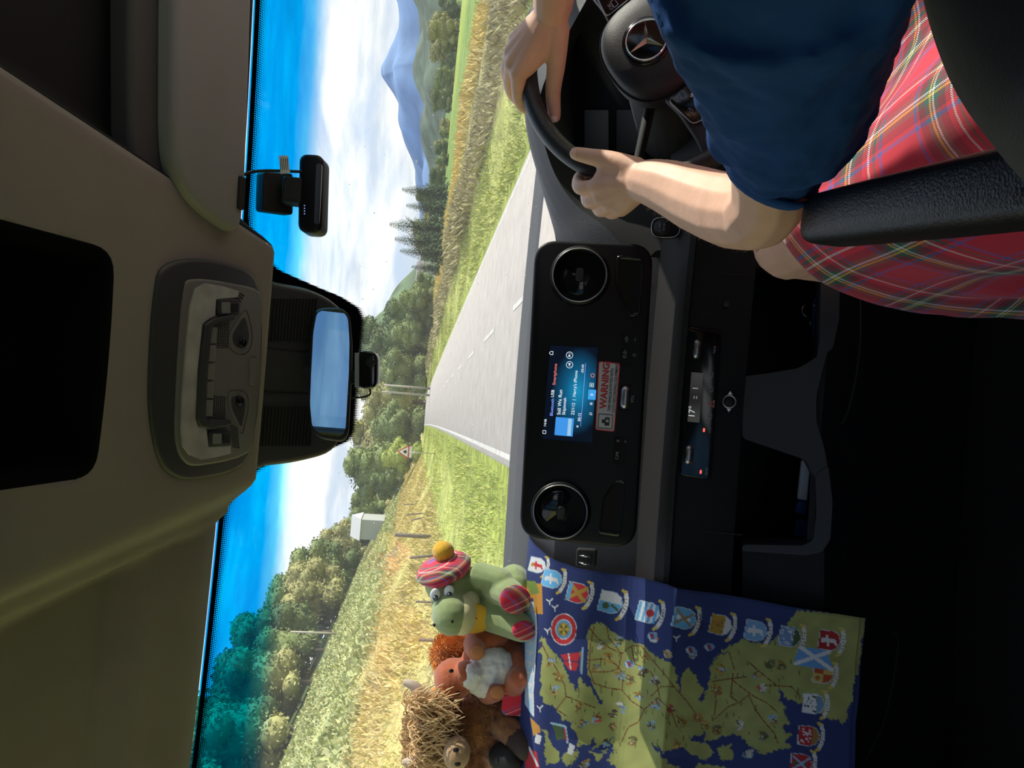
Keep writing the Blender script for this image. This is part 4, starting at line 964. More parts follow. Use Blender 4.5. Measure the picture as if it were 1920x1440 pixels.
# items in the cubbies
def build_cubby_items():
    KP = Plane(P(1520, 590, 1.26), (1, 0, 0), (0, 0.2, 0.98))
    K = thing('key_ring', 'steel split ring with blue lanyard lying in the driver-side cubby', 'key ring', P(1535, 590, 1.26))
    a, b = KP.hit(1516, 582); mb = MB(); mb.torus(0.0125, 0.0011, 30, 6, KP.M(a, b, 0.004)); mb.build('split_ring', M_CHROME, K)
    mb = MB(); mb.tube([KP.W(*KP.hit(1518, 600), 0.004), KP.W(*KP.hit(1518, 614), 0.004)], 0.0016, 6); mb.build('key_shank', M_CHROME, K)
    M_BL = mat('lanyard_blue', (0.02, 0.07, 0.30), 0.6)
    mb = MB(); mb.prism(round_poly(KP.pts([(1540, 545), (1525, 560), (1522, 600), (1524, 638), (1542, 640)]), 0.006), -0.004, 0.004, KP.M(), bev=0.002); mb.build('lanyard', M_BL, K, auto=40)
    QP = Plane(P(1510, 940, 1.24), (1, 0, 0), (0, 0.2, 0.98))
    mb = MB(); mb.prism(round_poly(QP.pts([(1502, 862), (1518, 865), (1512, 938), (1494, 935)]), 0.003), 0, 0.006, QP.M(), bev=0.002)
    tag(mb.build('white_packet', mat('packet_white', (0.50, 0.55, 0.65), 0.5), auto=40), 'white and blue paper packet in the passenger-side cubby', 'packet')
    for poly, lab_ in (([(1494, 938), (1512, 940), (1510, 966), (1488, 962)], 'crumpled blue wrapper next to the white packet in the cubby'), ([(1492, 972), (1516, 976), (1514, 1008), (1486, 1004)], 'crumpled blue wrapper nearest the towel in the cubby'), ([(1520, 866), (1530, 870), (1528, 930), (1516, 925)], 'flat blue wrapper in front of the white packet in the cubby')):
        mb = MB(); mb.prism(round_poly(QP.pts(poly), 0.005), -0.004, 0.008, QP.M(), bev=0.004)
        tag(mb.build('blue_wrapper', M_BL, mods=[('sub', 1), ('disp', 0.006, 0.02)]), lab_, 'wrapper')
build_cubby_items()
# ------------------------------------------------------------------ steering wheel
SW = Plane(P(1222, 92, 1.04), (1, 0, 0), (0, math.sin(math.radians(25)), math.cos(math.radians(25))))
def build_wheel():
    W = thing('steering_wheel', 'black leather steering wheel with chrome three-pointed star on its hub', 'steering wheel', SW.o)
    R = 0.187; rot = math.radians(38); M0 = SW.M(0, 0, 0, rot)
    mb = MB(); n, m = 90, 14; V = []; Fs = []
    for i in range(n):
        w = 2*math.pi*i/n
        for k in range(m):
            q = 2*math.pi*k/m; rr = R+0.0145*math.cos(q); V.append((rr*math.cos(w), rr*math.sin(w), 0.018*math.sin(q)))
    for i in range(n):
        for k in range(m): Fs.append((i*m+k, ((i+1) % n)*m+k, ((i+1) % n)*m+(k+1) % m, i*m+(k+1) % m))
    mb.add(V, Fs, M0); mb.build('rim', mat('rim_leather', (0.022, 0.022, 0.023), 0.42, bump=0.35, bump_scale=500), W)
    # hub pad
    sg = lambda v, e: math.copysign(abs(v)**e, v); out = [(0.076*sg(math.cos(w), 0.82), 0.070*sg(math.sin(w), 0.82)-0.004) for w in [2*math.pi*i/48 for i in range(48)]]
    mb = MB(); rings = []
    for k, (sc, z) in enumerate([(1.02, -0.012), (1.02, 0.012), (0.99, 0.022), (0.93, 0.030), (0.80, 0.037), (0.6, 0.041), (0.35, 0.043), (0.02, 0.0435)]): rings.append([(p[0]*sc, p[1]*sc, z-0.012) for p in out])
    nn = len(out); mb.add([p for r_ in rings for p in r_], [(k*nn+i, k*nn+(i+1) % nn, (k+1)*nn+(i+1) % nn, (k+1)*nn+i) for k in range(len(rings)-1) for i in range(nn)], M0)
    mb.build('airbag_pad', mat('pad_grain', (0.018, 0.018, 0.019), 0.48, bump=0.3, bump_scale=900), W)
    mb = MB(); mb.tube([(p[0]*1.03, p[1]*1.03, 0.002) for p in out+out[:1]], 0.0016, 6, M0); mb.build('pad_trim', M_DASHTOP, W)
    # star emblem
    E = 0.0285; Me = M0 @ Matrix.Translation((0, 0.004, 0.031))
    mb = MB(); mb.lathe([(E+0.006, -0.004), (E+0.006, 0.0012), (E+0.002, 0.0024), (0.0, 0.0020)], 40, Me); mb.build('emblem_disc', M_GLOSS, W)
    mb = MB(); mb.torus(E, 0.0014, 48, 8, Me @ Matrix.Translation((0, 0, 0.003))); mb.build('emblem_ring', M_CHROME, W)
    mb = MB()
    for k in range(3):
        a = math.pi/2+k*2*math.pi/3; d = Vector((math.cos(a), math.sin(a), 0)); t = Vector((-d.y, d.x, 0))
        mb.add([d*E*0.98+Vector((0, 0, 0.003)), t*0.0042+d*0.0024+Vector((0, 0, 0.0025)), Vector((0, 0, 0.0075)), -t*0.0042+d*0.0024+Vector((0, 0, 0.0025))], [(0, 1, 2), (0, 2, 3), (0, 3, 1)], Me)
    mb.build('emblem_star', M_CHROME, W, smooth=False)
    # spokes with switch pads
    for s in (-1, 1):
        poly = [(s*0.050, 0.030), (s*0.100, 0.022), (s*0.150, 0.024), (s*0.178, 0.030), (s*0.180, -0.012), (s*0.150, -0.022), (s*0.110, -0.034), (s*0.050, -0.045)]
        if s < 0: poly.reverse()
        mb = MB(); mb.prism(round_poly(poly, 0.008, 3), -0.014, 0.004, M0, bev=0.004); sp = mb.build('spoke', M_DASHTOP, W, auto=50)
        pad = [(s*0.080, 0.024), (s*0.132, 0.016), (s*0.136, -0.020), (s*0.114, -0.030), (s*0.080, -0.036)]
        if s < 0: pad.reverse()
        pr = round_poly(pad, 0.008, 4)
        mb = MB(); mb.prism(pr, 0.0, 0.009, M0, bev=0.002); mb.build('switch_pad', M_GLOSS, sp, auto=50)
        mb = MB(); mb.tube([(p[0], p[1], 0.0065) for p in pr+pr[:1]], 0.0015, 6, M0); mb.build('silver_edge', M_SATIN, sp)
        mb = MB(); mb.capsule([(s*0.097, -0.004, 0.010), (s*0.097, -0.026, 0.010)], 0.0035, 10, M0); mb.build('thumb_roller', M_CHROME, sp)
        for (x, y, g) in ((0.100, 0.008, '\u25c1+'), (0.074, 0.012, 'OK'), (0.110, -0.010, '\u2706'), (0.098, -0.020, '-'), (0.072, -0.018, '\u21b6')):
            text(g, 0.0075, M0 @ Matrix.Translation((s*(x+0.014), y, 0.0094)), M_GREYMARK, sp, 'CENTER')
        mb = MB(); mb.ring_prism(round_poly([(s*0.1-0.006, -0.003), (s*0.1+0.006, -0.003), (s*0.1+0.006, 0.005), (s*0.1-0.006, 0.005)], 0.002, 3), round_poly([(s*0.1-0.005, -0.002), (s*0.1+0.005, -0.002), (s*0.1+0.005, 0.004), (s*0.1-0.005, 0.004)], 0.002, 3), 0.009, 0.0098, M0 @ Matrix.Translation((-s*0.012, 0.004, 0))); mb.build('touch_key', M_GREYMARK, sp)
    poly = [(-0.022, -0.055), (-0.030, -0.12), (-0.045, -0.178), (0.045, -0.178), (0.030, -0.12), (0.022, -0.055)]
    mb = MB(); mb.prism(round_poly(poly, 0.008, 3), -0.014, 0.0, M0, bev=0.003); mb.build('lower_spoke', M_DASHTOP, W, auto=50)
    mb = MB(); mb.tube([SW.W(0, 0, -0.01), SW.W(0, 0, -0.12), SW.W(0, 0.0, -0.32)], [0.05, 0.055, 0.065], 20); mb.build('column', M_BLACK, W)
    for s in (-1, 1):
        mb = MB(); mb.capsule([SW.W(s*0.05, 0.01, -0.09), SW.W(s*0.13, 0.02, -0.085), SW.W(s*0.17, 0.02, -0.08)], [0.009, 0.008, 0.010], 8); mb.build('stalk', M_BLACK, W)
build_wheel()

# ------------------------------------------------------------------ driver's seat
def build_seat():
    S = thing('driver_seat', 'dark fabric driver seat with padded leather armrest', 'seat', (0.5, 0.55, -1.1))
    mb = MB(); mb.prism(round_poly([(0.27, 0.28), (0.75, 0.28), (0.75, 0.86), (0.27, 0.86)], 0.06, 5), -0.90, -0.74, bev=0.05); mb.build('seat_cushion', M_SEAT, S)
    mb = MB(); mb.box((0.51, 0.55, -1.0), (0.36, 0.42, 0.2)); mb.build('seat_base', M_BLACK, S, smooth=False, mods=[('bevel', 0.02)])
    BK = Plane((0.54, 0.30, -0.35), (1, 0, 0), (0, -0.2, 0.98))
    mb = MB(); mb.prism(round_poly([(-0.24, -0.42), (0.24, -0.42), (0.25, 0.1), (0.19, 0.34), (-0.19, 0.34), (-0.25, 0.1)], 0.06, 5), -0.10, 0.0, BK.M() @ Matrix.Rotation(math.pi, 4, 'Y'), bev=0.04); mb.build('backrest', M_SEAT, S)
    pts = [P(1880, -110, 0.46), P(1915, -20, 0.43), P(1970, 80, 0.40), P(2060, 180, 0.37), P(2160, 260, 0.33)]
    mb = MB(); mb.capsule(catmull(pts, 4), 0.052, 14); mb.build('side_bolster', M_SEAT, S)
    mb = MB(); mb.tube(catmull([p+Vector((-0.049, -0.01, 0.012)) for p in pts], 4), 0.0025, 6); mb.build('bolster_piping', M_BLACK, S)
    a, b = P(1512, 412, 0.72), P(1935, 336, 0.43); d = (b-a).normalized(); e = d.cross(Vector((0, 0, 1))).normalized(); up = e.cross(d)
    AP = Plane(a, d, up)
    L = (b-a).length+0.10
    sec = round_poly([(-0.027, -0.035), (0.027, -0.035), (0.026, 0.022), (-0.026, 0.022)], 0.017, 5); mb = MB(); rings = []
    for (t, sc) in ((0.0, 0.55), (0.004, 0.82), (0.012, 0.97), (0.025, 1.0), (L*0.5, 1.03), (L, 1.06)): rings.append([a+d*t+e*(-p[0]*sc)+up*(p[1]*sc-0.010) for p in sec])
    n = len(sec); mb.add([p for r_ in rings for p in r_], [(k*n+i, k*n+(i+1) % n, (k+1)*n+(i+1) % n, (k+1)*n+i) for k in range(len(rings)-1) for i in range(n)]+[tuple(reversed(range(n))), tuple((len(rings)-1)*n+i for i in range(n))])
    mb.build('armrest', M_LEATHER, S, mods=[('sub', 1)])
build_seat()

# ------------------------------------------------------------------ driver
def build_person():
    H = thing('person', 'driver in navy t-shirt and red tartan kilt, both hands on the steering wheel', 'person', (0.48, 0.55, -1.05))
    mb = MB()
    def chain(L, R): mb.capsule(catmull([P(*p) for p in L], 4), list(np.interp(np.linspace(0, len(L)-1, (len(L)-1)*4+1), range(len(L)), R)), 12)
    wl = (1212, 340, 0.995)
    chain([wl, (1255, 352, 0.955), (1310, 375, 0.905), (1370, 396, 0.845), (1425, 402, 0.785)], [0.030, 0.036, 0.0415, 0.044, 0.040])
    chain([(1420, 402, 0.785), (1442, 375, 0.76), (1450, 320, 0.73), (1465, 200, 0.66), (1478, 60, 0.59), (1490, -120, 0.52)], [0.040, 0.041, 0.043, 0.046, 0.046, 0.042])
    fl = [[(1118, 350, 1.048), (1088, 352, 1.072), (1086, 334, 1.102), (1100, 322, 1.110)], [(1128, 370, 1.052), (1104, 378, 1.082), (1101, 356, 1.115), (1114, 344, 1.12)],
          [(1145, 384, 1.052), (1125, 394, 1.082), (1120, 374, 1.12), (1131, 360, 1.122)], [(1164, 390, 1.045), (1146, 400, 1.075), (1143, 384, 1.11), (1151, 372, 1.114)]]
    for k, f in enumerate(fl):
        chain(f, [0.0118, 0.0108, 0.0095, 0.008] if k < 3 else [0.0105, 0.0095, 0.008, 0.007]); chain([wl, f[0]], [0.019, 0.0135])
    chain([(1192, 318, 1.005), (1146, 302, 1.025), (1108, 294, 1.042), (1080, 288, 1.052)], [0.018, 0.0145, 0.0118, 0.0098])
    chain([wl, (1150, 318, 1.03), (1120, 350, 1.05)], [0.02, 0.016, 0.012])
    # right hand and forearm
    wr = (1036, 16, 1.055)
    chain([wr, (1046, -60, 1.02), (1065, -160, 0.96), (1110, -330, 0.86)], [0.0285, 0.034, 0.040, 0.044])
    chain([(1110, -330, 0.86), (1220, -420, 0.76), (1330, -480, 0.62), (1400, -560, 0.52)], [0.043, 0.043, 0.05, 0.06])
    fr = [[(972, 140, 1.098), (974, 186, 1.125), (989, 203, 1.158), (1003, 190, 1.168)], [(961, 120, 1.103), (957, 162, 1.145), (973, 188, 1.182), (990, 178, 1.188)],
          [(960, 98, 1.106), (951, 138, 1.152), (966, 168, 1.192), (980, 162, 1.196)], [(968, 76, 1.106), (957, 108, 1.152), (969, 138, 1.184), (980, 138, 1.186)]]
    for k, f in enumerate(fr):
        chain(f, [0.0122, 0.011, 0.0095, 0.008] if k < 3 else [0.0108, 0.0095, 0.008, 0.007]); chain([wr, f[0]], [0.018, 0.0135])
    chain([(1046, 55, 1.065), (1043, 118, 1.085), (1037, 172, 1.108), (1040, 218, 1.118)], [0.018, 0.0145, 0.0122, 0.0098])
    chain([wr, (1020, 80, 1.078), (985, 130, 1.095)], [0.02, 0.018, 0.013])
    # torso core, neck, head, legs
    cx = 0.50
    mb.ell((cx, 0.45, -0.45), (0.14, 0.09, 0.26), n=20, m=14); mb.ell((cx, 0.45, -0.62), (0.145, 0.105, 0.13)); mb.ell((cx, 0.45, -0.24), (0.19, 0.085, 0.09))
    mb.capsule([(cx, 0.44, -0.2), (cx-0.005, 0.45, -0.06)], 0.055, 12); mb.ell((cx-0.01, 0.475, 0.04), (0.075, 0.095, 0.115), n=20, m=14); mb.ell((cx-0.02, 0.572, 0.03), (0.013, 0.018, 0.018)); mb.ell((cx-0.015, 0.55, -0.035), (0.03, 0.025, 0.012))
    for s in (-1, 1): mb.ell((cx-0.01+s*0.077, 0.465, 0.03), (0.012, 0.022, 0.032))
    kl = P(1462, 470, 1.02); hips = (Vector((cx-0.10, 0.48, -0.68)), Vector((cx+0.10, 0.48, -0.68)))
    knees = (kl+Vector((0.012, -0.01, -0.012)), Vector((kl.x+0.34, 1.0, kl.z)))
    for h, k in zip(hips, knees):
        mb.capsule([h, h.lerp(k, 0.5), k], [0.072, 0.068, 0.055], 14); mb.capsule([k, k+Vector((0.0, 0.03, -0.25)), k+Vector((0.0, 0.02, -0.50))], [0.052, 0.052, 0.036], 14)
        mb.capsule([k+Vector((0, 0.0, -0.52)), k+Vector((0, 0.13, -0.53))], 0.036, 10)
    mb.build('body', M_SKIN, H, mods=[('remesh', 0.0026), ('smooth', 5)])
    # nails of the two thumbs
    for (x, y, Y, dx, dy) in ((1078, 288.5, 1.0445, -6, -1), (1040, 222, 1.111, 1, 7)):
        p = P(x, y, Y); q = P(x+dx, y+dy, Y); d = (q-p).normalized(); n = (-p).normalized(); e = d.cross(n).normalized(); n = e.cross(d)
        Mx = Matrix((( d.x, e.x, n.x, p.x), (d.y, e.y, n.y, p.y), (d.z, e.z, n.z, p.z), (0, 0, 0, 1)))
        mb = MB(); mb.ell((0, 0, 0), (0.0062, 0.005, 0.0016), Mx, 14, 8); mb.build('thumbnail', mat('nail', (0.80, 0.55, 0.47), 0.3), H)
    # head hair
    mb = MB(); mb.ell((cx-0.01, 0.462, 0.075), (0.081, 0.096, 0.095), n=20, m=12); mb.ell((cx-0.01, 0.415, 0.03), (0.072, 0.055, 0.085), n=16, m=10); mb.build('hair', M_HAIR, H, mods=[('disp', 0.012, 0.03)])
    for s in (-1, 1):
        mb = MB(); mb.ell((cx-0.015+s*0.03, 0.562, 0.052), (0.013, 0.008, 0.008)); mb.build('eye', mat('eye_white', (0.7, 0.7, 0.7), 0.2), H)
    # arm hair along the forearm edges
    mb = MB(); r = random.Random(4)
    for k in range(420):
        t = r.random(); x = 1215+210*t; side = r.choice([-1, 1, 1]); w = 40+22*min(1, t*2.0); y = 348+58*min(1, t*1.25)+side*w*r.uniform(0.80, 0.99); Y = 0.99-0.2*t
        p = P(x, y, Y); e = P(x-r.uniform(3, 10), y+side*r.uniform(3, 10), Y+r.uniform(-.004, .004)); mb.tube([p, (p+e)/2+Vector((0, 0, -0.0006)), e], [0.00022, 0.00018, 0.00008], 3)
    o = mb.build('arm_hair', mat('fair_hair', (0.45, 0.28, 0.15), 0.5), H); o['kind'] = 'stuff'
    # T-shirt
    mb = MB()
    def sl(L, R, fold=0):
        pts = catmull([P(*p) for p in L], 5); rr = np.interp(np.linspace(0, len(L)-1, len(pts)), range(len(L)), R)
        mb.tube(pts, [float(q)*(1+fold*math.sin(i*1.9)) for i, q in enumerate(rr)], 24)
    sl([(1441, 336, 0.742), (1452, 318, 0.733), (1460, 285, 0.715), (1474, 235, 0.685), (1480, 120, 0.62), (1472, 0, 0.56), (1470, -120, 0.50)], [0.045, 0.051, 0.058, 0.074, 0.083, 0.094, 0.10], 0.0)
    mb.ell((cx, 0.455, -0.46), (0.185, 0.135, 0.27), n=24, m=16); mb.ell((cx, 0.45, -0.25), (0.225, 0.105, 0.105), n=20, m=12); mb.ell((cx, 0.46, -0.62), (0.20, 0.165, 0.12))
    mb.capsule([P(1472, 0, 0.56), P(1480, -130, 0.51), Vector((cx-0.14, 0.46, -0.25))], [0.092, 0.098, 0.10], 16)
    a = P(1400, -560, 0.52); mb.capsule([Vector((cx+0.17, 0.46, -0.24)), a.lerp(Vector((cx+0.17, 0.46, -0.24)), 0.4)], [0.095, 0.08], 14)
    sh = mb.build('t_shirt', M_NAVY, H, mods=[('remesh', 0.0045), ('smooth', 8), ('disp', 0.02, 0.05)])
    mb = MB(); pts = [P(1443, 338, 0.742)]
    hp, hq = P(1441, 336, 0.742), P(1452, 318, 0.733); dd = (hp-hq).normalized()
    mb.tube([hq+dd*0.004, hp+dd*0.004], [0.0525, 0.047], 24, cap=False); mb.build('sleeve_hem', M_NAVY, H, mods=[('solid', 0.003)])
    # kilt
    def tartan():
        m = mat('red_tartan', (0.6, 0.02, 0.04), 0.85, sheen=0.25); nt = m.node_tree; b = nt.nodes['Principled BSDF']
        uv = nt.nodes.new('ShaderNodeUVMap'); sp = nt.nodes.new('ShaderNodeSeparateXYZ'); nt.links.new(uv.outputs[0], sp.inputs[0]); cols = []
        red, blu, grn, yel, wht, dk = (0.70, 0.02, 0.05), (0.10, 0.12, 0.42), (0.015, 0.12, 0.09), (0.85, 0.55, 0.05), (0.80, 0.74, 0.72), (0.20, 0.02, 0.04)
        sett = [(0.0, red), (0.30, blu), (0.335, red), (0.36, dk), (0.44, grn), (0.49, yel), (0.513, grn), (0.53, wht), (0.553, grn), (0.60, dk), (0.68, red), (0.74, wht), (0.763, red), (0.80, grn), (0.83, red), (0.87, blu), (0.90, red)]
        for ax in (0, 1):
            fr_ = node_math(nt, 'FRACT', node_math(nt, 'MULTIPLY', sp.outputs[ax], 1/0.135))
            rp = nt.nodes.new('ShaderNodeValToRGB'); rp.color_ramp.interpolation = 'CONSTANT'; el = rp.color_ramp.elements
            el[0].position = 0; el[0].color = (*red, 1); el.remove(el[1])
            for q, c in sett[1:]: k = el.new(q); k.color = (*c, 1)
            nt.links.new(fr_, rp.inputs[0]); cols.append(rp.outputs[0])
        tw = node_math(nt, 'FRACT', node_math(nt, 'MULTIPLY', node_math(nt, 'ADD', sp.outputs[0], sp.outputs[1]), 1/0.0024))
        gate = node_math(nt, 'GREATER_THAN', tw, 0.5)
        mx = nt.nodes.new('ShaderNodeMix'); mx.data_type = 'RGBA'; nt.links.new(gate, mx.inputs[0]); nt.links.new(cols[0], mx.inputs[6]); nt.links.new(cols[1], mx.inputs[7]); nt.links.new(mx.outputs[2], b.inputs['Base Color']); return m
    global M_TARTAN
    M_TARTAN = tartan()
    sec = [(-0.082, -0.30), (-0.090, -0.22), (-0.096, -0.13), (-0.094, -0.05), (-0.076, 0.028), (-0.034, 0.074), (0.012, 0.082), (0.056, 0.066), (0.11, 0.028), (0.17, 0.005), (0.23, 0.028), (0.285, 0.066), (0.33, 0.082), (0.375, 0.06), (0.41, -0.02), (0.42, -0.15)]
    sec = catmull([(p[0], p[1], 0) for p in sec], 4); ns = len(sec)
    arc = [0]
    for i in range(1, ns): arc.append(arc[-1]+(sec[i]-sec[i-1]).length)
    kn, hp = knees[0]+Vector((0.006, -0.085, -0.012)), Vector((cx-0.16, 0.46, -0.60)); rows = 46
    def kf(a, b):
        i = min(ns-1, int(round(a*(ns-1)))); p = sec[i]; c = kn.lerp(hp, b); wid = 1.0+0.10*b
        hang = max(0.0, min(1.0, (0.2-arc[i])/0.2))
        pleat = 0.016*hang*(2/math.pi*math.asin(math.sin(b*38+arc[i]*7))+0.5*math.sin(b*17))+0.004*math.sin(b*14+arc[i]*11)
        return Vector((c.x+p.x*wid-pleat, c.y+0.012*math.sin(arc[i]*16), c.z+p.y*wid*(0.92+0.15*b)+0.006*math.sin(b*11+p.x*25)))
    Lk = (kn-hp).length
    mb = MB(); mb.grid(kf, ns, rows, uv=lambda a, b: (arc[min(ns-1, int(round(a*(ns-1))))]+0.02, b*Lk*1.08+0.035+0.05*a))
    mb.build('kilt', M_TARTAN, H, mods=[('solid', 0.003, 1)])
build_person()
# ------------------------------------------------------------------ tea towel draped over the passenger side
def build_towel():
    prof = [(1006, 1.74), (1012, 1.55), (1020, 1.462), (1040, 1.405), (1060, 1.366), (1090, 1.342), (1130, 1.316), (1215, 1.278), (1285, 1.196), (1310, 1.186), (1400, 1.18), (1545, 1.142), (1652, 1.115)]
    pw = catmull([Vector((0, Y, zc(v, Y))) for v, Y in prof], 8)
    arc = [0.0]
    for i in range(1, len(pw)): arc.append(arc[-1]+(pw[i]-pw[i-1]).length)
    A = np.array(arc); PY = np.array([p.y for p in pw]); PZ = np.array([p.z for p in pw])
    # right edge: x against drape length, from photo points
    ex, et = [], []
    for (x, y) in ((1000, 1014), (1080, 1062), (1150, 1075), (1250, 1092), (1480, 1135), (1612, 1155)):
        best = None
        for i in range(len(pw)):
            q = P(x, y, pw[i].y); e = abs(q.z-pw[i].z)
            if best is None or e < best[0]: best = (e, i, q.x)
        et.append(arc[best[1]]); ex.append(best[2])
    NS, NT = 430, 520; W = 0.55
    S, T = np.meshgrid(np.linspace(0, 1, NS), np.linspace(0, 1, NT)); TL = T*A[-1]
    # bottom hem a little lower near the right corner
    Yv = np.interp(TL, A, PY); Zv = np.interp(TL, A, PZ); Xr = np.interp(TL, et, ex)
    X = Xr-S*W
    fold = 0.004*np.sin(X*23+TL*3.0)*np.clip(TL/0.25, 0, 1)+0.003*np.sin(X*9-TL*13)*np.clip(TL/0.3, 0, 1)
    Yv = Yv-0.006-np.abs(fold)*1.2; Zv = Zv+0.002
    pts = np.stack([X, Yv, Zv], -1).reshape(-1, 3)
    # where each point of the cloth shows in the photo, to place the print
    R_, U_, F_ = (np.array(v) for v in (_R, _U, _f))
    dep = pts @ F_; iy = 720-(pts @ R_)/dep*F_PX; ix = 960-(pts @ U_)/dep*F_PX
    col = np.tile(np.array([0.030, 0.045, 0.150]), (len(pts), 1))
    def inpoly(poly):
        m = np.zeros(len(ix), bool); n = len(poly); j = n-1
        for i in range(n):
            xi, yi = poly[i]; xj, yj = poly[j]
            c = ((yi > iy) != (yj > iy)) & (ix < (xj-xi)*(iy-yi)/(yj-yi+1e-9)+xi); m ^= c; j = i
        return m
    K = 0.3056
    c7 = lambda L: [(970+x*K, 1000+y*K) for x, y in L]
    c8 = lambda L: [(1300+x*K, 1000+y*K) for x, y in L]
    land = c7([(430, 650), (440, 575), (490, 540), (545, 560), (600, 610), (680, 655), (760, 680), (820, 735), (860, 760), (945, 790), (975, 870), (985, 950), (1000, 990), (1010, 880), (1050, 810), (1090, 870), (1120, 930), (1140, 960), (1110, 1040), (1140, 1010), (1175, 900), (1180, 810), (1240, 740), (1309, 715)])
    land += c8([(100, 780), (220, 690), (330, 650), (440, 690), (560, 580), (590, 520), (650, 470), (860, 490), (1058, 515), (1040, 640), (1010, 820), (975, 1000), (925, 1165), (860, 1140), (800, 1130), (740, 1080), (640, 1040), (560, 1000), (535, 950), (530, 1020), (560, 1060), (550, 1110), (590, 1160), (550, 1175), (570, 1220), (620, 1230), (560, 1270), (610, 1315), (500, 1330), (420, 1355), (370, 1320), (280, 1240), (230, 1230), (170, 1255), (90, 1275), (60, 1290), (80, 1220), (100, 1140)])
    land += c7([(1180, 1150), (1150, 1240), (1060, 1250), (1150, 1330), (1080, 1370), (1010, 1300), (900, 1350), (840, 1290), (820, 1270), (840, 1330), (920, 1400), (1000, 1440), (900, 1470), (700, 1470), (620, 1440), (560, 1400), (600, 1320), (570, 1280), (600, 1250), (520, 1290), (470, 1320), (480, 1250), (440, 1290), (370, 1310), (380, 1250), (330, 1200), (350, 1160), (290, 1150), (250, 1100), (210, 1060), (180, 1050), (140, 970), (150, 930), (135, 860), (155, 800), (135, 720), (145, 630), (200, 690), (260, 760), (300, 850), (320, 920), (345, 930), (355, 985), (375, 890), (430, 930), (470, 985), (505, 1060), (520, 1030), (480, 970), (440, 890), (425, 830), (440, 750)])
    olive = np.array([0.30, 0.32, 0.11])
    ix0 = ix.copy(); iy0 = iy.copy(); jn = lambda a, b, c: np.sin(ix0*a+1.7*np.sin(iy0*b+c))*np.sin(iy0*a*0.83+2.1*np.sin(ix0*b*1.3-c))
    ix = ix+3.2*jn(0.17, 0.11, 0.4)+1.6*jn(0.51, 0.37, 1.9); iy = iy+3.2*jn(0.19, 0.13, 2.2)+1.6*jn(0.47, 0.41, 0.3)
    lm = inpoly(land)
    for isl in ([(150, 1200), (190, 1230), (215, 1310), (260, 1340), (250, 1400), (180, 1420), (160, 1340), (175, 1290)], [(260, 1380), (300, 1340), (380, 1330), (350, 1400), (300, 1440)], [(440, 1330), (520, 1350), (560, 1310), (500, 1400)], [(1230, 1320), (1309, 1290), (1309, 1380), (1240, 1370)]):
        lm |= inpoly(c7(isl))
    for isl in ([(0, 1280), (100, 1300), (130, 1350), (60, 1390), (0, 1370)], [(150, 1340), (240, 1320), (250, 1380), (170, 1400)], [(30, 1410), (200, 1440), (280, 1470), (0, 1470)]): lm |= inpoly(c8(isl))
    ix, iy = ix0, iy0
    blot = np.sin(ix*0.11+1.3*np.sin(iy*0.07))*np.sin(iy*0.09)
    col[lm] = olive*(1+0.10*blot[lm])[:, None]
    def poly(L, c): col[inpoly(L)] = c
    def disc(x, y, r, c, sx=1.0, sy=1.0): col[((ix-x)/sx)**2+((iy-y)/sy)**2 < r*r] = c
    def line(L, c, w=1.0):
        for (x0, y0), (x1, y1) in zip(L[:-1], L[1:]):
            dx, dy = x1-x0, y1-y0; t = np.clip(((ix-x0)*dx+(iy-y0)*dy)/(dx*dx+dy*dy), 0, 1)
            col[(ix-x0-t*dx)**2+(iy-y0-t*dy)**2 < w*w] = c
    # roads and place names on the land
    road = (0.16, 0.04, 0.02)
    for L in ([(440, 580), (490, 640), (560, 700), (640, 740), (700, 690), (760, 690), (830, 780), (900, 860), (960, 940), (1040, 1030), (1090, 1100)], [(430, 780), (520, 770), (600, 800), (650, 860), (640, 960), (700, 1030), (780, 1080), (860, 1010), (940, 1080), (980, 1190)],
              [(470, 570), (450, 680), (440, 830), (470, 920), (560, 950), (640, 960)], [(640, 740), (620, 830), (560, 850), (450, 850)], [(150, 680), (190, 760), (240, 830), (290, 930), (300, 1000), (400, 1040), (480, 1070)], [(300, 1000), (240, 1080), (300, 1120)],
              [(700, 690), (720, 800), (820, 850), (860, 940), (880, 1040)], [(780, 1080), (740, 1160), (680, 1190), (640, 1280)], [(960, 940), (880, 940), (820, 1000)], [(550, 570), (560, 640), (640, 740)]):
        line(c7(L), road, 0.9)
    for L in ([(220, 730), (250, 830), (240, 900), (290, 940), (370, 1000), (450, 1040), (520, 1100)], [(110, 910), (240, 890), (330, 880)], [(240, 900), (230, 1000), (280, 1040), (340, 990), (380, 1080), (430, 1150), (500, 1230), (520, 1290)], [(400, 930), (600, 940), (650, 990)], [(340, 790), (420, 860), (520, 940)], [(130, 920), (140, 1040), (120, 1150)], [(130, 1140), (220, 1060), (280, 1040)]):
        line(c8(L), road, 0.9)
    rr = random.Random(12)
    for k in range(150):          # tiny place-name marks
        x, y = rr.uniform(1030, 1500), rr.uniform(1170, 1435); i = np.argmin((ix-x)**2+(iy-y)**2)
        if lm[i]:
            ln = rr.uniform(7, 16)
            for q in range(int(ln/2.4)): line([(x+rr.uniform(-.8, .8), y+q*2.4), (x+rr.uniform(-.8, .8), y+q*2.4+1.1)], (0.09, 0.10, 0.03), 0.75)
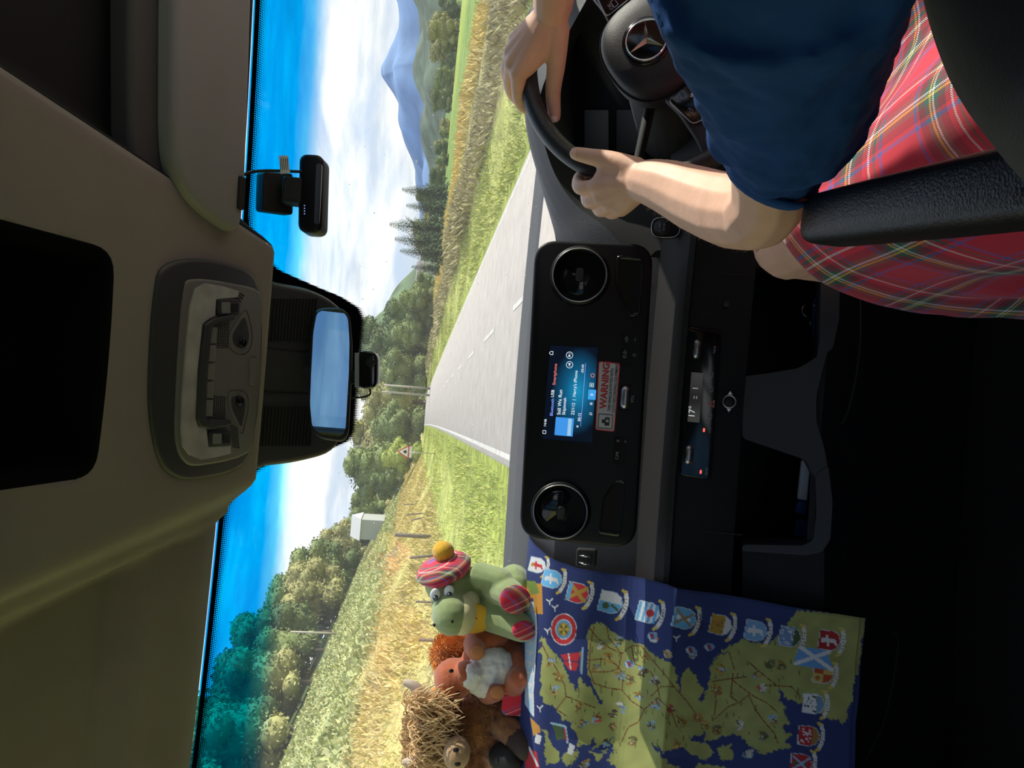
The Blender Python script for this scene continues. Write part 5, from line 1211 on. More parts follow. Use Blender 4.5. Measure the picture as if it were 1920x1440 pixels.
    # little castle, loch and animal pictures
    def sketch(X0, Y0, a, b):
        near = (np.abs(ix-X0) < 20) & (np.abs(iy-Y0) < 20); w = rr.uniform(6, 10); h = rr.uniform(6, 9); t = rr.uniform(-0.5, 0.5)
        def blob(dx, dy, rx, ry, c, th):
            ca, sa = math.cos(th), math.sin(th); u = (ix-X0-dx)*ca+(iy-Y0-dy)*sa; v = -(ix-X0-dx)*sa+(iy-Y0-dy)*ca
            col[near & ((u/rx)**2+(v/ry)**2 < 1+0.25*np.sin(u*1.7)*np.sin(v*1.9))] = c
        if rr.random() < 0.7: blob(3, rr.uniform(-4, 4), w*0.9, h*rr.uniform(0.5, 0.9), 0.5*np.array(b)+0.5*olive*0.8, t)
        for q in range(rr.randint(4, 7)): blob(rr.uniform(-5, 5), rr.uniform(-8, 8), rr.uniform(3.0, 8.5), rr.uniform(1.4, 3.4), (0.72*np.array(a if rr.random() < .7 else b)+0.28*np.array((0.28, 0.20, 0.08)))*rr.uniform(0.65, 1.2), rr.gauss(0.1, 0.35))
        for q in range(7): x0, y0 = X0+rr.uniform(-6, 6), Y0+rr.uniform(-6, 6); line([(x0, y0), (x0+rr.uniform(-4, 4), y0+rr.uniform(-4, 4))], (0.06, 0.055, 0.03), 0.6)
        for q in range(2): x0, y0 = X0+rr.uniform(-5, 5), Y0+rr.uniform(-5, 5); line([(x0, y0), (x0+rr.uniform(-3, 3), y0+rr.uniform(-3, 3))], (0.55, 0.52, 0.40), 0.7)
    br, gd, lb, wh, rd, dg, bk = (0.30, 0.16, 0.05), (0.42, 0.26, 0.05), (0.22, 0.42, 0.62), (0.62, 0.64, 0.66), (0.50, 0.04, 0.05), (0.07, 0.11, 0.05), (0.05, 0.05, 0.05)
    pics7 = [(515, 680, wh, br), (620, 665, lb, dg), (785, 770, gd, br), (630, 880, gd, lb), (770, 850, bk, lb), (740, 990, gd, lb), (640, 1070, wh, lb), (840, 910, bk, wh), (850, 1050, br, lb), (945, 1080, rd, br), (1100, 1130, br, gd), (200, 790, lb, gd), (255, 890, br, gd), (225, 960, gd, lb), (370, 1060, br, gd), (400, 1170, br, lb), (490, 1130, lb, rd), (585, 1190, br, gd), (590, 1110, bk, lb), (710, 1270, dg, br), (820, 1180, lb, bk), (985, 1300, br, gd), (1220, 1210, dg, br), (920, 740, gd, wh), (1225, 960, br, gd), (1250, 840, gd, lb), (840, 640, wh, rd), (1070, 740, wh, lb), (540, 1290, bk, lb), (410, 1420, br, lb), (1150, 1180, gd, br), (700, 900, dg, br), (480, 820, gd, lb), (1010, 1160, br, gd), (560, 760, gd, br)]
    for (x, y, a, b) in pics7:
        sketch(970+x*K, 1000+y*K, a, b)
    for (x, y, a, b) in [(175, 830, gd, lb), (385, 870, gd, lb), (415, 955, rd, wh), (145, 970, br, gd), (540, 810, gd, dg), (290, 1170, wh, dg), (490, 1140, br, lb), (430, 1245, dg, lb), (30, 1140, br, gd), (150, 1210, dg, br), (470, 800, dg, dg), (335, 1360, wh, lb)]:
        sketch(1300+x*K, 1000+y*K, a, b)
    # dotted seas: boats and gulls
    for (x, y) in ((1223, 1193), (1295, 1219), (1330, 1213), (1180, 1245)): disc(x, y, 8, (0.16, 0.30, 0.52), 1.2, 0.9); poly([(x-5, y-4), (x+2, y-5), (x+4, y+5), (x-1, y+5)], (0.25, 0.05, 0.05)); line([(x-7, y-3), (x-4, y+6)], wh, 1.0)
    for (x, y) in ((1030, 1128), (1026, 1183), (1012, 1328), (1268, 1197), (1040, 1140)): line([(x-5, y-4), (x, y), (x+6, y-5)], wh, 1.2); line([(x, y), (x+1, y+6)], wh, 1.0)
    # shields with ribbons: centre, tilt, main colours
    def shield(cx, cy, rot, c0, c1, c2, kind, s=1.0):
        ca, sa = math.cos(rot), math.sin(rot); g = lambda a, b: (cx+(a*ca-b*sa)*s, cy+(a*sa+b*ca)*s)      # a: down the shield, b: across
        out = [(-20, -17), (-20, 17), (4, 18), (14, 13), (20, 0), (14, -13), (4, -18)]
        poly([g(a*1.07, b*1.07) for a, b in out], (0.45, 0.55, 0.62)); poly([g(*q) for q in out], c0)
        if kind == 'saltire': line([g(-18, -14), g(14, 12)], c1, 3.6*s); line([g(-18, 14), g(14, -12)], c1, 3.6*s); poly([g(-20, -17), g(-20, 17), g(-13, 17), g(-13, -17)], c2)
        elif kind == 'stripes':
            for q in range(4): poly([g(-20+q*10, -17), g(-20+q*10, 17), g(-15+q*10, 17), g(-15+q*10, -17)], c1)
            disc(*g(3, 0), 7*s, c2)
        elif kind == 'half': poly([g(-20, -17), g(-20, 0), g(18, 0), g(14, -13), g(4, -18)], c1); disc(*g(-8, 7), 6*s, c2); line([g(2, 4), g(14, 10)], c2, 2*s)
        elif kind == 'cross': line([g(-16, -12), g(12, 10)], c1, 1.8*s); line([g(-16, 12), g(12, -10)], c1, 1.8*s); disc(*g(-12, 0), 4*s, c2); disc(*g(8, 0), 3*s, c2)
        elif kind == 'figure': line([g(-12, 0), g(8, 0)], c1, 4*s); line([g(-6, -8), g(-2, 9)], c1, 2.2*s); line([g(8, 0), g(13, 6)], c1, 2*s); disc(*g(-13, 2), 4*s, c2)
        elif kind == 'quarter': poly([g(-20, -17), g(-20, 0), g(0, 0), g(0, -18)], c1); poly([g(0, 0), g(0, 18), g(14, 13), g(20, 0)], c1); disc(*g(-10, 9), 5*s, c2)
        elif kind == 'speck':
            for q in range(22): disc(*g(rr.uniform(-18, 8), rr.uniform(-15, 15)), 1.7*s, c1)
            poly([g(6, -17), g(6, 17), g(14, 13), g(20, 0), g(14, -13)], c2)
        rib = [g(23-7*abs(t)**2*0.9, 24*t) for t in np.linspace(-0.95, 0.95, 9)]; rib = [(x+5*s*ca*0.6, y) for x, y in rib]
        line(rib, (0.60, 0.60, 0.58), 3.6*s)
        line([rib[0], (rib[0][0]-5*s, rib[0][1]-3*s)], (0.55, 0.42, 0.08), 2.6*s); line([rib[-1], (rib[-1][0]-5*s, rib[-1][1]+3*s)], (0.55, 0.42, 0.08), 2.6*s)
        for q in range(2, 7): x0, y0 = rib[q]; line([(x0-1.2*s, y0), (x0+1.2*s, y0+0.8)], (0.10, 0.10, 0.12), 0.8*s)
    sb = (0.12, 0.36, 0.62)
    for a in [(1008, 1060, 0.25, wh, rd, gd, 'figure', 0.75), (1036, 1086, 0.25, (0.14, 0.42, 0.72), wh, wh, 'figure', 0.9), (1084, 1112, 0.25, rd, gd, sb, 'saltire', 1.0), (1146, 1130, 0.25, sb, wh, dg, 'half', 1.08), (1216, 1149, 0.25, wh, sb, rd, 'stripes', 1.05),
              (1284, 1160, 0.25, sb, br, wh, 'cross', 1.05), (1352, 1172, 0.22, gd, br, wh, 'speck', 1.0), (1418, 1183, 0.2, (0.18, 0.36, 0.60), wh, wh, 'figure', 1.02), (1482, 1194, 0.18, (0.16, 0.26, 0.45), wh, dg, 'speck', 1.0), (1556, 1201, 0.16, (0.36, 0.03, 0.03), wh, wh, 'figure', 1.0),
              (1544, 1264, 0.16, (0.55, 0.40, 0.12), (0.42, 0.08, 0.03), br, 'quarter', 0.95), (1526, 1320, 0.1, wh, bk, (0.15, 0.26, 0.42), 'speck', 1.0), (1517, 1380, 0.1, (0.40, 0.03, 0.04), wh, br, 'speck', 1.0), (1503, 1432, 0.1, (0.36, 0.03, 0.04), lb, dg, 'cross', 1.0)]: shield(*a)
    fl = [(1498, 1212), (1550, 1220), (1563, 1258), (1487, 1246)]; poly(fl, (0.13, 0.32, 0.62)); line([(1492, 1244), (1556, 1222)], wh, 3.6); line([(1502, 1214), (1560, 1256)], wh, 3.6)
    # compass rose, red-sailed boat, title band at the top hem
    for r_, c in ((26, wh), (24.5, rd), (16.5, wh), (15, sb), (11, gd)): disc(1057, 1180, r_, c, 0.95, 1.15)
    for q in range(8):
        a = q*math.pi/4; poly([(1057+13*math.cos(a), 1180+15*math.sin(a)), (1057+4*math.cos(a+0.5), 1180+4*math.sin(a+0.5)), (1057+4*math.cos(a-0.5), 1180+4*math.sin(a-0.5))], dg if q % 2 else (0.6, 0.5, 0.1))
    poly([(1050, 1228), (1086, 1223), (1085, 1240), (1058, 1238)], rd); poly([(1056, 1240), (1085, 1242), (1080, 1258), (1066, 1256)], rd); line([(1066, 1226), (1070, 1254)], wh, 1.2); line([(1093, 1215), (1090, 1262)], lb, 2.0); line([(1089, 1222), (1088, 1258)], br, 1.4)
    band = [(984, 1130), (1003, 1128), (1006, 1180), (998, 1300), (1000, 1345), (984, 1320)]; poly(band, (0.40, 0.58, 0.72))
    line([(1003, 1130), (1006, 1180), (999, 1300), (1000, 1342)], wh, 1.6)
    for q in range(9): y0 = 1140+q*20; line([(988, y0), (997, y0+4)], wh, 2.2); line([(997, y0+4), (990, y0+10)], wh, 1.6)
    poly([(984, 1090), (1016, 1095), (1018, 1152), (1002, 1150), (1000, 1122), (986, 1118)], (0.50, 0.24, 0.05)); poly([(984, 1088), (1004, 1090), (1012, 1112), (996, 1116)], (0.16, 0.24, 0.06))
    poly([(994, 1345), (1012, 1362), (1014, 1372), (1000, 1380)], (0.50, 0.26, 0.06)); poly([(984, 1400), (1006, 1410), (1012, 1440), (984, 1440)], rd); line([(992, 1402), (1008, 1436)], wh, 2.0)
    poly([(1005, 1376), (1016, 1380), (1012, 1396), (1002, 1392)], wh); poly([(1068, 1393), (1078, 1398), (1073, 1416), (1063, 1412)], wh)
    poly([(1036, 1360), (1052, 1356), (1060, 1385), (1044, 1388)], dg); line([(1034, 1356), (1060, 1362), (1064, 1392)], (0.3, 0.5, 0.6), 2); line([(1058, 1366), (1062, 1388)], rd, 1.5)
    # stitched hems
    hem = (np.minimum(S, 1-S).ravel()*W < 0.004) | ((1-T).ravel()*A[-1] < 0.006); st_ = (np.abs((1-T).ravel()*A[-1]-0.008) < 0.0008)
    col[hem] *= 0.8; col[st_] *= 0.45
    me = bpy.data.meshes.new('tea_towel'); idx = np.arange(NS*NT).reshape(NT, NS)
    Fq = np.stack([idx[:-1, :-1], idx[1:, :-1], idx[1:, 1:], idx[:-1, 1:]], -1).reshape(-1, 4)
    me.from_pydata(pts.tolist(), [], Fq.tolist()); me.shade_smooth()
    m = attr_mat('printed_cotton', 0.9, bump=0.0); me.materials.append(m)
    o = link('tea_towel', me); set_attr(o, np.clip(col, 0, 1))
    tag(o, 'navy tea towel printed with an olive map of Scotland and crests, draped over the dash', 'tea towel')
    # the readable ribbon names
    def on_cloth(x, y):
        i = int(np.argmin((ix-x)**2+(iy-y)**2)); return Vector(pts[i])
    mt = mat('ribbon_ink', (0.03, 0.03, 0.04), 0.8)
    for s, x, y in (('LARGS', 1245, 1152), ('FORT WILLIAM', 1313, 1164)):
        c = on_cloth(x, y); u = (on_cloth(x, y-12)-on_cloth(x, y+12)).normalized(); v = (on_cloth(x-12, y)-on_cloth(x+12, y)).normalized()
        pl = Plane(c, u, v); text(s, 0.0042, pl.M(0, 0, 0.002), mt, o, 'CENTER', name='ribbon_lettering')
build_towel()

# ------------------------------------------------------------------ plush toys on the dash shelf
def fur(name, centers, n, length, rad, m, parent, seed=1, droop=0.3, face=None):
    # many short strands rooted on ellipsoids: (centre, (rx,ry,rz))
    r = np.random.default_rng(seed); V = []; Fs = []
    for (c, rr) in centers:
        c = np.array(c); rr = np.array(rr if hasattr(rr, '__len__') else (rr,)*3)
        d = r.standard_normal((n, 3)); d /= np.linalg.norm(d, axis=1)[:, None]
        p = c+d*rr*0.96; t = d+0.45*r.standard_normal((n, 3)); t[:, 2] -= droop; t /= np.linalg.norm(t, axis=1)[:, None]
        s = np.cross(t, r.standard_normal((n, 3))); s /= np.linalg.norm(s, axis=1)[:, None]
        L = length*(0.6+0.8*r.random((n, 1)))
        o = len(V); V += np.stack([p-s*rad, p+s*rad, p+t*L*0.6+s*rad*0.7-np.array([0, 0, 0.1])*L, p+t*L-np.array([0, 0, 0.3])*L], 1).reshape(-1, 3).tolist()
        Fs += [(o+4*i, o+4*i+1, o+4*i+2, o+4*i+3) for i in range(n)]
    me = bpy.data.meshes.new(name); me.from_pydata(V, [], Fs); me.materials.append(m); o = link(name, me, parent); o['kind'] = 'stuff'; return o
def build_toys():
    TY = 1.50
    q = lambda x, y, dY=0.0: P(x, y, TY+dY)
    px = 1.0/(F_PX/TY)
    def orient(p, n, up=(0, 0, 1)):
        n = Vector(n).normalized(); e = Vector(up).cross(n).normalized(); u = n.cross(e)
        return Matrix(((e.x, u.x, n.x, p[0]), (e.y, u.y, n.y, p[1]), (e.z, u.z, n.z, p[2]), (0, 0, 0, 1)))
    # --- green monster
    G = mat('green_plush', (0.30, 0.38, 0.16), 0.95, noise_scale=40, noise_amt=0.12, bump=0.6, bump_scale=900, sheen=0.5)
    CR = mat('cream_plush', (0.70, 0.66, 0.36), 0.95, bump=0.5, bump_scale=900, sheen=0.4)
    N = thing('plush_monster', 'green plush loch monster wearing a tartan cap with yellow pompom', 'plush toy', q(995, 1120))
    mb = MB(); mb.ell(q(842, 1092, 0.0), (0.048, 0.047, 0.050)); mb.ell(q(846, 1150, -0.045), (0.043, 0.045, 0.039)); mb.ell(q(842, 1128, -0.025), (0.040, 0.04, 0.036))
    mb.capsule([q(868, 1100), q(905, 1105, 0.01), q(940, 1110, 0.01)], [0.030, 0.036, 0.046], 14); mb.ell(q(940, 1118, 0.0), (0.058, 0.055, 0.05)); mb.ell(q(962, 1112, 0.01), (0.06, 0.055, 0.04))
    mb.capsule([q(905, 1085, 0.0), q(900, 1078, -0.03), q(940, 1088, -0.05)], [0.026, 0.026, 0.024], 12)
    mb.capsule([q(930, 1100, -0.03), q(958, 1115, -0.075)], [0.030, 0.029], 12); mb.capsule([q(915, 1150, -0.02), q(955, 1165, -0.05), q(978, 1178, -0.075)], [0.034, 0.032, 0.027], 12)
    mb.capsule([q(880, 1080, 0.02), q(893, 1066, 0.03)], [0.018, 0.012], 10)
    mb.build('body', G, N, mods=[('remesh', 0.0032), ('smooth', 5)])
    mb = MB(); mb.ell(q(866, 1152, -0.040), (0.041, 0.043, 0.030)); mb.ell(q(882, 1128, -0.02), (0.026, 0.03, 0.02)); mb.build('cream_chin', CR, N, mods=[('remesh', 0.0035), ('smooth', 4)])
    for (x, y) in ((816, 1115), (842, 1109)):
        c = q(x, y, -0.055); Mx = orient(c, (-0.15, -1, 0.05))
        mb = MB(); mb.ell((0, 0, 0), (0.0135, 0.0100, 0.005), Mx); ey = mb.build('eye', mat('eye_white_plush', (0.8, 0.8, 0.8), 0.3), N)
        mb = MB(); mb.ell((-0.0045, -0.001, 0.0035), (0.0075, 0.0058, 0.003), Mx); mb.build('iris', mat('iris_slate', (0.06, 0.08, 0.13), 0.2), ey)
        mb = MB(); mb.ell((-0.002, 0.001, 0.0065), (0.002, 0.0017, 0.001), Mx); mb.build('glint', M_WHITE, ey)
    for (x, y) in ((848, 1165), (814, 1172)):
        mb = MB(); mb.ell(q(x, y, -0.088), (0.0035, 0.003, 0.0028)); mb.build('nostril', M_BLACK, N)
    # tartan cap: squashed, tilted disc
    def plaid_small(scale):
        m = M_TARTAN.copy(); nt = m.node_tree
        tc = nt.nodes.new('ShaderNodeTexCoord'); mp = nt.nodes.new('ShaderNodeMapping'); mp.inputs['Scale'].default_value = (scale,)*3; mp.inputs['Rotation'].default_value = (0.5, 0.4, 0.3)
        sp = [n for n in nt.nodes if n.type == 'SEPXYZ'][0]; nt.links.new(tc.outputs['Object'], mp.inputs[0]); nt.links.new(mp.outputs[0], sp.inputs[0]); return m
    TS = plaid_small(2.6)
    c = q(832, 1066, -0.005); Mx = orient(c, (0.90, -0.22, 0.38), (0, 0, 1))
    mb = MB(); mb.lathe([(0.0, -0.014), (0.040, -0.016), (0.054, -0.008), (0.057, 0.001), (0.048, 0.012), (0.026, 0.019), (0.0, 0.021)], 30, Mx); mb.build('tartan_cap', TS, N, mods=[('disp', 0.006, 0.025)])
    PM = mat('yellow_wool', (0.75, 0.42, 0.02), 0.95, bump=0.8, bump_scale=500, sheen=0.4)
    mb = MB(); mb.ell(q(831, 1034, -0.004), 0.0215, n=20, m=14); mb.build('pompom', PM, N, mods=[('disp', 0.006, 0.008)])
    for (x, y, rx, rz) in ((966, 1124, 0.031, 0.034), (983, 1182, 0.021, 0.027)):
        mb = MB(); mb.ell((0, 0, 0), (rx*0.9, rz*0.9, 0.006), orient(q(x, y, -0.098), (0.1, -1, 0.05))); mb.build('tartan_sole', TS, N)
    mb = MB(); mb.ell(q(890, 1160, -0.045), (0.030, 0.012, 0.032)); bib = mb.build('yellow_bib', mat('bib_yellow', (0.85, 0.50, 0.04), 0.8), N, mods=[('disp', 0.004, 0.02)])
    pb = Plane(q(882, 1156, -0.062), (0, 0, -1), (1, 0, 0)); text('ness', 0.016, pb.M(0, 0, 0), mat('bib_red', (0.7, 0.05, 0.03), 0.7), bib, 'CENTER') if False else None
    for k in range(4): mb = MB(); mb.tube([q(876+k*5, 1149+k*3, -0.062), q(880+k*5, 1155+k*2, -0.062)], 0.0012, 5); mb.build('red_stitch', mat('bib_red', (0.7, 0.05, 0.03), 0.7), bib)
    # --- squirrel
    RU = mat('rust_plush', (0.42, 0.10, 0.035), 0.95, noise_scale=50, noise_amt=0.2, bump=0.7, bump_scale=600, sheen=0.5)
    WH = mat('white_fur', (0.80, 0.80, 0.78), 0.95, bump=0.6, bump_scale=500, sheen=0.4)
    ORG = mat('orange_fur', (0.66, 0.24, 0.04), 0.9, noise_scale=60, noise_amt=0.25, sheen=0.4)
    S = thing('plush_squirrel', 'rust-red plush squirrel with white belly sitting between monster and cow', 'plush toy', q(995, 1260))
    mb = MB(); mb.ell(q(852, 1272, -0.02), (0.040, 0.040, 0.042)); mb.ell(q(872, 1262, -0.045), (0.024, 0.026, 0.022)); mb.ell(q(920, 1245, 0.0), (0.062, 0.05, 0.062)); mb.ell(q(960, 1255, 0.0), (0.07, 0.05, 0.045)); mb.ell(q(915, 1190, 0.0), (0.030, 0.04, 0.045))
    mb.capsule([q(888, 1208, -0.02), q(893, 1222, -0.065)], [0.022, 0.018], 12); mb.capsule([q(915, 1300, -0.02), q(930, 1298, -0.06)], [0.022, 0.018], 12)
    mb.capsule([q(958, 1288, -0.02), q(972, 1272, -0.07)], [0.032, 0.022], 12); mb.capsule([q(975, 1235, -0.03), q(983, 1262, -0.06)], [0.026, 0.02], 12)
    for (x, y) in ((822, 1262), (836, 1306)): mb.capsule([q(x+8, y, -0.01), q(x-4, y+1, -0.01)], [0.012, 0.007], 10)
    mb.build('body', RU, S, mods=[('remesh', 0.0032), ('smooth', 4)])
    mb = MB(); mb.ell(q(925, 1254, -0.033), (0.044, 0.030, 0.052)); mb.ell(q(884, 1268, -0.056), (0.026, 0.016, 0.022)); mb.ell(q(905, 1280, -0.040), (0.030, 0.022, 0.028)); mb.build('white_belly', WH, S, mods=[('remesh', 0.003), ('disp', 0.008, 0.012)])
    for (x, y, r_) in ((895, 1223, 0.013), (932, 1298, 0.013)): mb = MB(); mb.ell(q(x, y, -0.080), (r_, 0.006, r_*1.1)); mb.build('paw_pad', mat('paw_tan', (0.50, 0.20, 0.08), 0.9), S)
    for (x, y) in ((846, 1258), (858, 1300)): mb = MB(); mb.ell(q(x, y, -0.058), (0.004, 0.003, 0.005)); mb.build('eye', M_GLOSS, S)
    tl = [(q(868, 1222, 0.05), (0.036, 0.035, 0.045)), (q(842, 1225, 0.05), (0.035, 0.035, 0.035)), (q(905, 1205, 0.04), (0.035, 0.03, 0.045))]
    mb = MB()
    for c, rr in tl: mb.ell(c, [k*0.93 for k in rr])
    tb = mb.build('tail', ORG, S); fur('tail_fur', tl, 2600, 0.016, 0.0006, ORG, S, 3)
    # --- highland cow
    BR = mat('brown_fur', (0.30, 0.12, 0.035), 0.95, noise_scale=45, noise_amt=0.35, bump=0.9, bump_scale=350, sheen=0.5)
    C = thing('plush_cow', 'shaggy brown plush highland cow with pale horns at the passenger end', 'plush toy', q(995, 1390))
    body = [(q(900, 1360, 0.02), (0.070, 0.06, 0.065)), (q(935, 1385, 0.01), (0.085, 0.06, 0.05)), (q(845, 1375, 0.0), (0.055, 0.05, 0.05)), (q(930, 1330, 0.0), (0.04, 0.045, 0.05)), (q(900, 1430, 0.0), (0.05, 0.05, 0.05))]
    mb = MB()
    for c, rr in body: mb.ell(c, rr)
    mb.capsule([q(940, 1350, -0.02), q(970, 1385, -0.07)], [0.034, 0.026], 12); mb.capsule([q(925, 1420, -0.02), q(945, 1425, -0.06)], [0.032, 0.028], 12)
    mb.build('body', BR, C, mods=[('remesh', 0.0035), ('smooth', 3), ('disp', 0.006, 0.008)]); fur('body_fur', body, 2200, 0.012, 0.0006, BR, C, 5)
    mb = MB(); mb.capsule([q(972, 1388, -0.072), q(985, 1400, -0.092)], [0.027, 0.025], 14); mb.build('hoof', mat('hoof_brown', (0.045, 0.028, 0.022), 0.8, bump=0.4, bump_scale=500), C)
    mb = MB(); mb.capsule([q(940, 1418, -0.065), q(958, 1425, -0.085)], [0.026, 0.024], 14); mb.build('hoof', mat('hoof_black', (0.012, 0.012, 0.012), 0.7), C)
    mb = MB(); mb.ell(q(856, 1412, -0.090), (0.031, 0.03, 0.026)); mz = mb.build('muzzle', mat('muzzle_tan', (0.46, 0.29, 0.15), 0.95, bump=0.5, bump_scale=600, sheen=0.4), C)
    for (x, y) in ((855, 1406), (858, 1432)): mb = MB(); mb.ell(q(x, y, -0.1175), (0.005, 0.003, 0.006)); mb.build('nostril', M_BLACK, mz)
    HM = mat('horn_cream', (0.52, 0.42, 0.34), 0.7)
    for dy in (0, 150):
        mb = MB(); mb.tube(catmull([q(812, 1318+dy*0.75, -0.03), q(800, 1312+dy*0.78, -0.045), q(787, 1298+dy*0.84, -0.05), q(774, 1285+dy*0.95, -0.05), q(757, 1279+dy, -0.045)], 5), list(np.linspace(0.021, 0.006, 21)), 12); mb.build('horn', HM, C)
    mb = MB(); mb.capsule([q(825, 1318, 0.0), q(818, 1298, 0.0)], [0.016, 0.011], 12); mb.build('ear', ORG, C)
    # long straw fringe: individual locks
    HS = mat('straw_hair', (0.85, 0.56, 0.30), 0.8, noise_scale=80, noise_amt=0.3); mb = MB(); r = random.Random(8)
    for k in range(620):
        y0 = r.uniform(1310, 1440); x0 = r.uniform(770, 830); d0 = r.uniform(-0.045, -0.01)
        y1 = y0+r.uniform(-40, 50); x1 = x0+r.uniform(8, 46); mid = q((x0+x1)/2-r.uniform(4, 18), (y0+y1)/2+r.uniform(-16, 16), d0-0.028-r.uniform(0, 0.02))
        mb.tube(catmull([q(x0, y0, d0), mid, q(x1, y1, d0-0.035-r.uniform(0, 0.02))], 5), [0.0011]*9+[0.0009, 0.0005], 5)
    for k in range(260):          # top tuft standing proud of the head
        y0 = r.uniform(1325, 1440); x0 = r.uniform(765, 800); a = r.uniform(-1.2, 1.2)
        mb.tube(catmull([q(x0+14, y0, -0.01), q(x0-10, y0+12*a, -0.02), q(x0-18*r.random(), y0+34*a, -0.025), q(x0+12, y0+48*a, -0.03)], 4), [0.0010]*12+[0.0005], 5)
    o = mb.build('fringe', HS, C); o['kind'] = 'stuff'
    mb = MB(); mb.ell(q(800, 1385, 0.0), (0.060, 0.045, 0.035)); mb.build('head_top', HS, C)
    mb = MB(); mb.prism(round_poly([(-0.035, -0.022), (0.035, -0.022), (0.035, 0.022), (-0.035, 0.022)], 0.01), 0, 0.006, orient(q(963, 1306, -0.055), (0.1, -1, 0.2)), bev=0.002); mb.build('tartan_scarf', TS, C)
build_toys()
# ------------------------------------------------------------------ overhead console, visor, mirror, dashcams
def build_overhead():
    CO = Plane((0.0, 1.04, z_mid(1.04)), (1, 0, 0), (0, -1, 0.37))
    C = thing('overhead_console', 'grey overhead lamp console with clear lenses, buttons and speaker grilles', 'console', CO.o)
    pts = lambda L: CO.pts(L)
    def cat2(L, n=4, pl=None): return [(p.x, p.y) for p in catmull([(q[0], q[1], 0) for q in (pl or CO).pts(L)], n, True)]
    def ccw(q): return q if sum(q[i-1][0]*q[i][1]-q[i][0]*q[i-1][1] for i in range(len(q))) > 0 else q[::-1]
    outer = ccw(cat2([(296, 500), (345, 484), (415, 492), (468, 520), (482, 600), (480, 700), (470, 800), (445, 872), (362, 898), (312, 890), (285, 850), (271, 760), (274, 640), (282, 545)]))
    mb = MB(); mb.prism(outer, -0.01, 0.010, CO.M(), bev=0.006); mb.build('surround', M_CONSD, C, auto=60)
    inner = ccw(cat2([(330, 545), (348, 522), (420, 530), (474, 548), (477, 610), (475, 700), (466, 790), (452, 848), (360, 872), (328, 860), (315, 825), (314, 770), (320, 650)]))
    mb = MB(); mb.prism(inner, 0.0, 0.013, CO.M(), bev=0.004); mb.build('console_body', M_CONS, C, auto=60)
    lm = mat('clear_lens', (0.42, 0.40, 0.39), 0.12, noise_scale=25, noise_amt=0.2, spec=0.8, coat=0.6)
    lens = ccw(pts([(430, 545), (400, 536), (366, 530), (348, 540), (338, 572), (330, 650), (323, 740), (321, 800), (324, 834), (338, 852), (358, 860), (388, 855), (415, 848), (414, 834), (372, 836), (368, 802), (352, 797), (347, 782), (351, 690), (360, 606), (376, 594), (384, 590), (386, 560), (428, 556)]))
    mb = MB(); mb.prism(lens, 0.010, 0.0155, CO.M()); mb.build('lamp_lens', lm, C, smooth=False)
    fr = ccw(round_poly(pts([(416, 588), (378, 596), (362, 606), (352, 690), (347, 782), (353, 797), (372, 802), (412, 794), (410, 784), (370, 788), (362, 780), (366, 690), (374, 612), (384, 604), (417, 598)]), 0.003, 2))
    mb = MB(); mb.prism(fr, 0.010, 0.020, CO.M(), bev=0.0015); mb.build('button_frame', M_CONSD, C, auto=60)
    for k in range(5):
        t0, t1 = k/5+0.01, (k+1)/5-0.01; L = lambda t, d: (374-9*t+d, 610+170*t)
        mb = MB(); mb.prism(ccw(pts([L(t0, -3), L(t1, -3), L(t1, 12), L(t0, 12)])), 0.010, 0.0175, CO.M(), bev=0.001); mb.build('lamp_button', mat('button_grey', (0.17, 0.165, 0.16), 0.5), C, auto=50)
    for (x0, x1, y0, y1) in ((388, 430, 560, 590), (372, 414, 806, 834)):
        mb = MB(); mb.prism(ccw(round_poly(pts([(x0, y0), (x1, y0), (x1, y1), (x0, y1)]), 0.004, 3)), 0.010, 0.0165, CO.M(), bev=0.001); sw = mb.build('reading_lamp_switch', M_CONSD, C, auto=50)
        mb = MB(); mb.prism(ccw(round_poly(pts([(x0+6, y0+5), (x0+22, y0+5), (x0+22, y1-4), (x0+6, y1-4)]), 0.002, 3)), 0.016, 0.018, CO.M()); mb.build('rocker', mat('rocker_grey', (0.2, 0.2, 0.2), 0.4), sw, smooth=False)
        mb = MB(); mb.prism(ccw(round_poly(pts([(x0+26, y0+8), (x0+38, y0+8), (x0+38, y1-6), (x0+26, y1-6)]), 0.004, 3)), 0.016, 0.0175, CO.M()); mb.build('switch_hole', M_BLACK, sw, smooth=False)
    # cavities with small map-lamp eyes
    for cav, eye in (([(418, 655), (412, 630), (428, 600), (444, 580), (452, 596), (458, 630), (452, 656), (436, 664)], (438, 641)), ([(412, 735), (430, 730), (448, 738), (450, 765), (444, 795), (438, 812), (424, 786), (414, 765)], (433, 750))):
        q = ccw(cat2(cav, 4)); c = Vector((sum(p[0] for p in q)/len(q), sum(p[1] for p in q)/len(q))); n = len(q); V = []
        for sc, z in ((1.0, 0.0136), (0.9, 0.012), (0.6, 0.0134), (0.02, 0.0138)): V += [(c.x+(p[0]-c.x)*sc, c.y+(p[1]-c.y)*sc, z) for p in q]
        mb = MB(); mb.add(V, [(k*n+i, k*n+(i+1) % n, (k+1)*n+(i+1) % n, (k+1)*n+i) for k in range(3) for i in range(n)], CO.M()); mb.build('cavity', M_CONSD, C)
        a, b = CO.hit(*eye); mb = MB(); mb.lathe([(0.0075, 0.0138), (0.0065, 0.0160), (0.0, 0.0155)], 20, CO.M(a, b)); mb.build('lamp_eye', M_GLOSS, C)
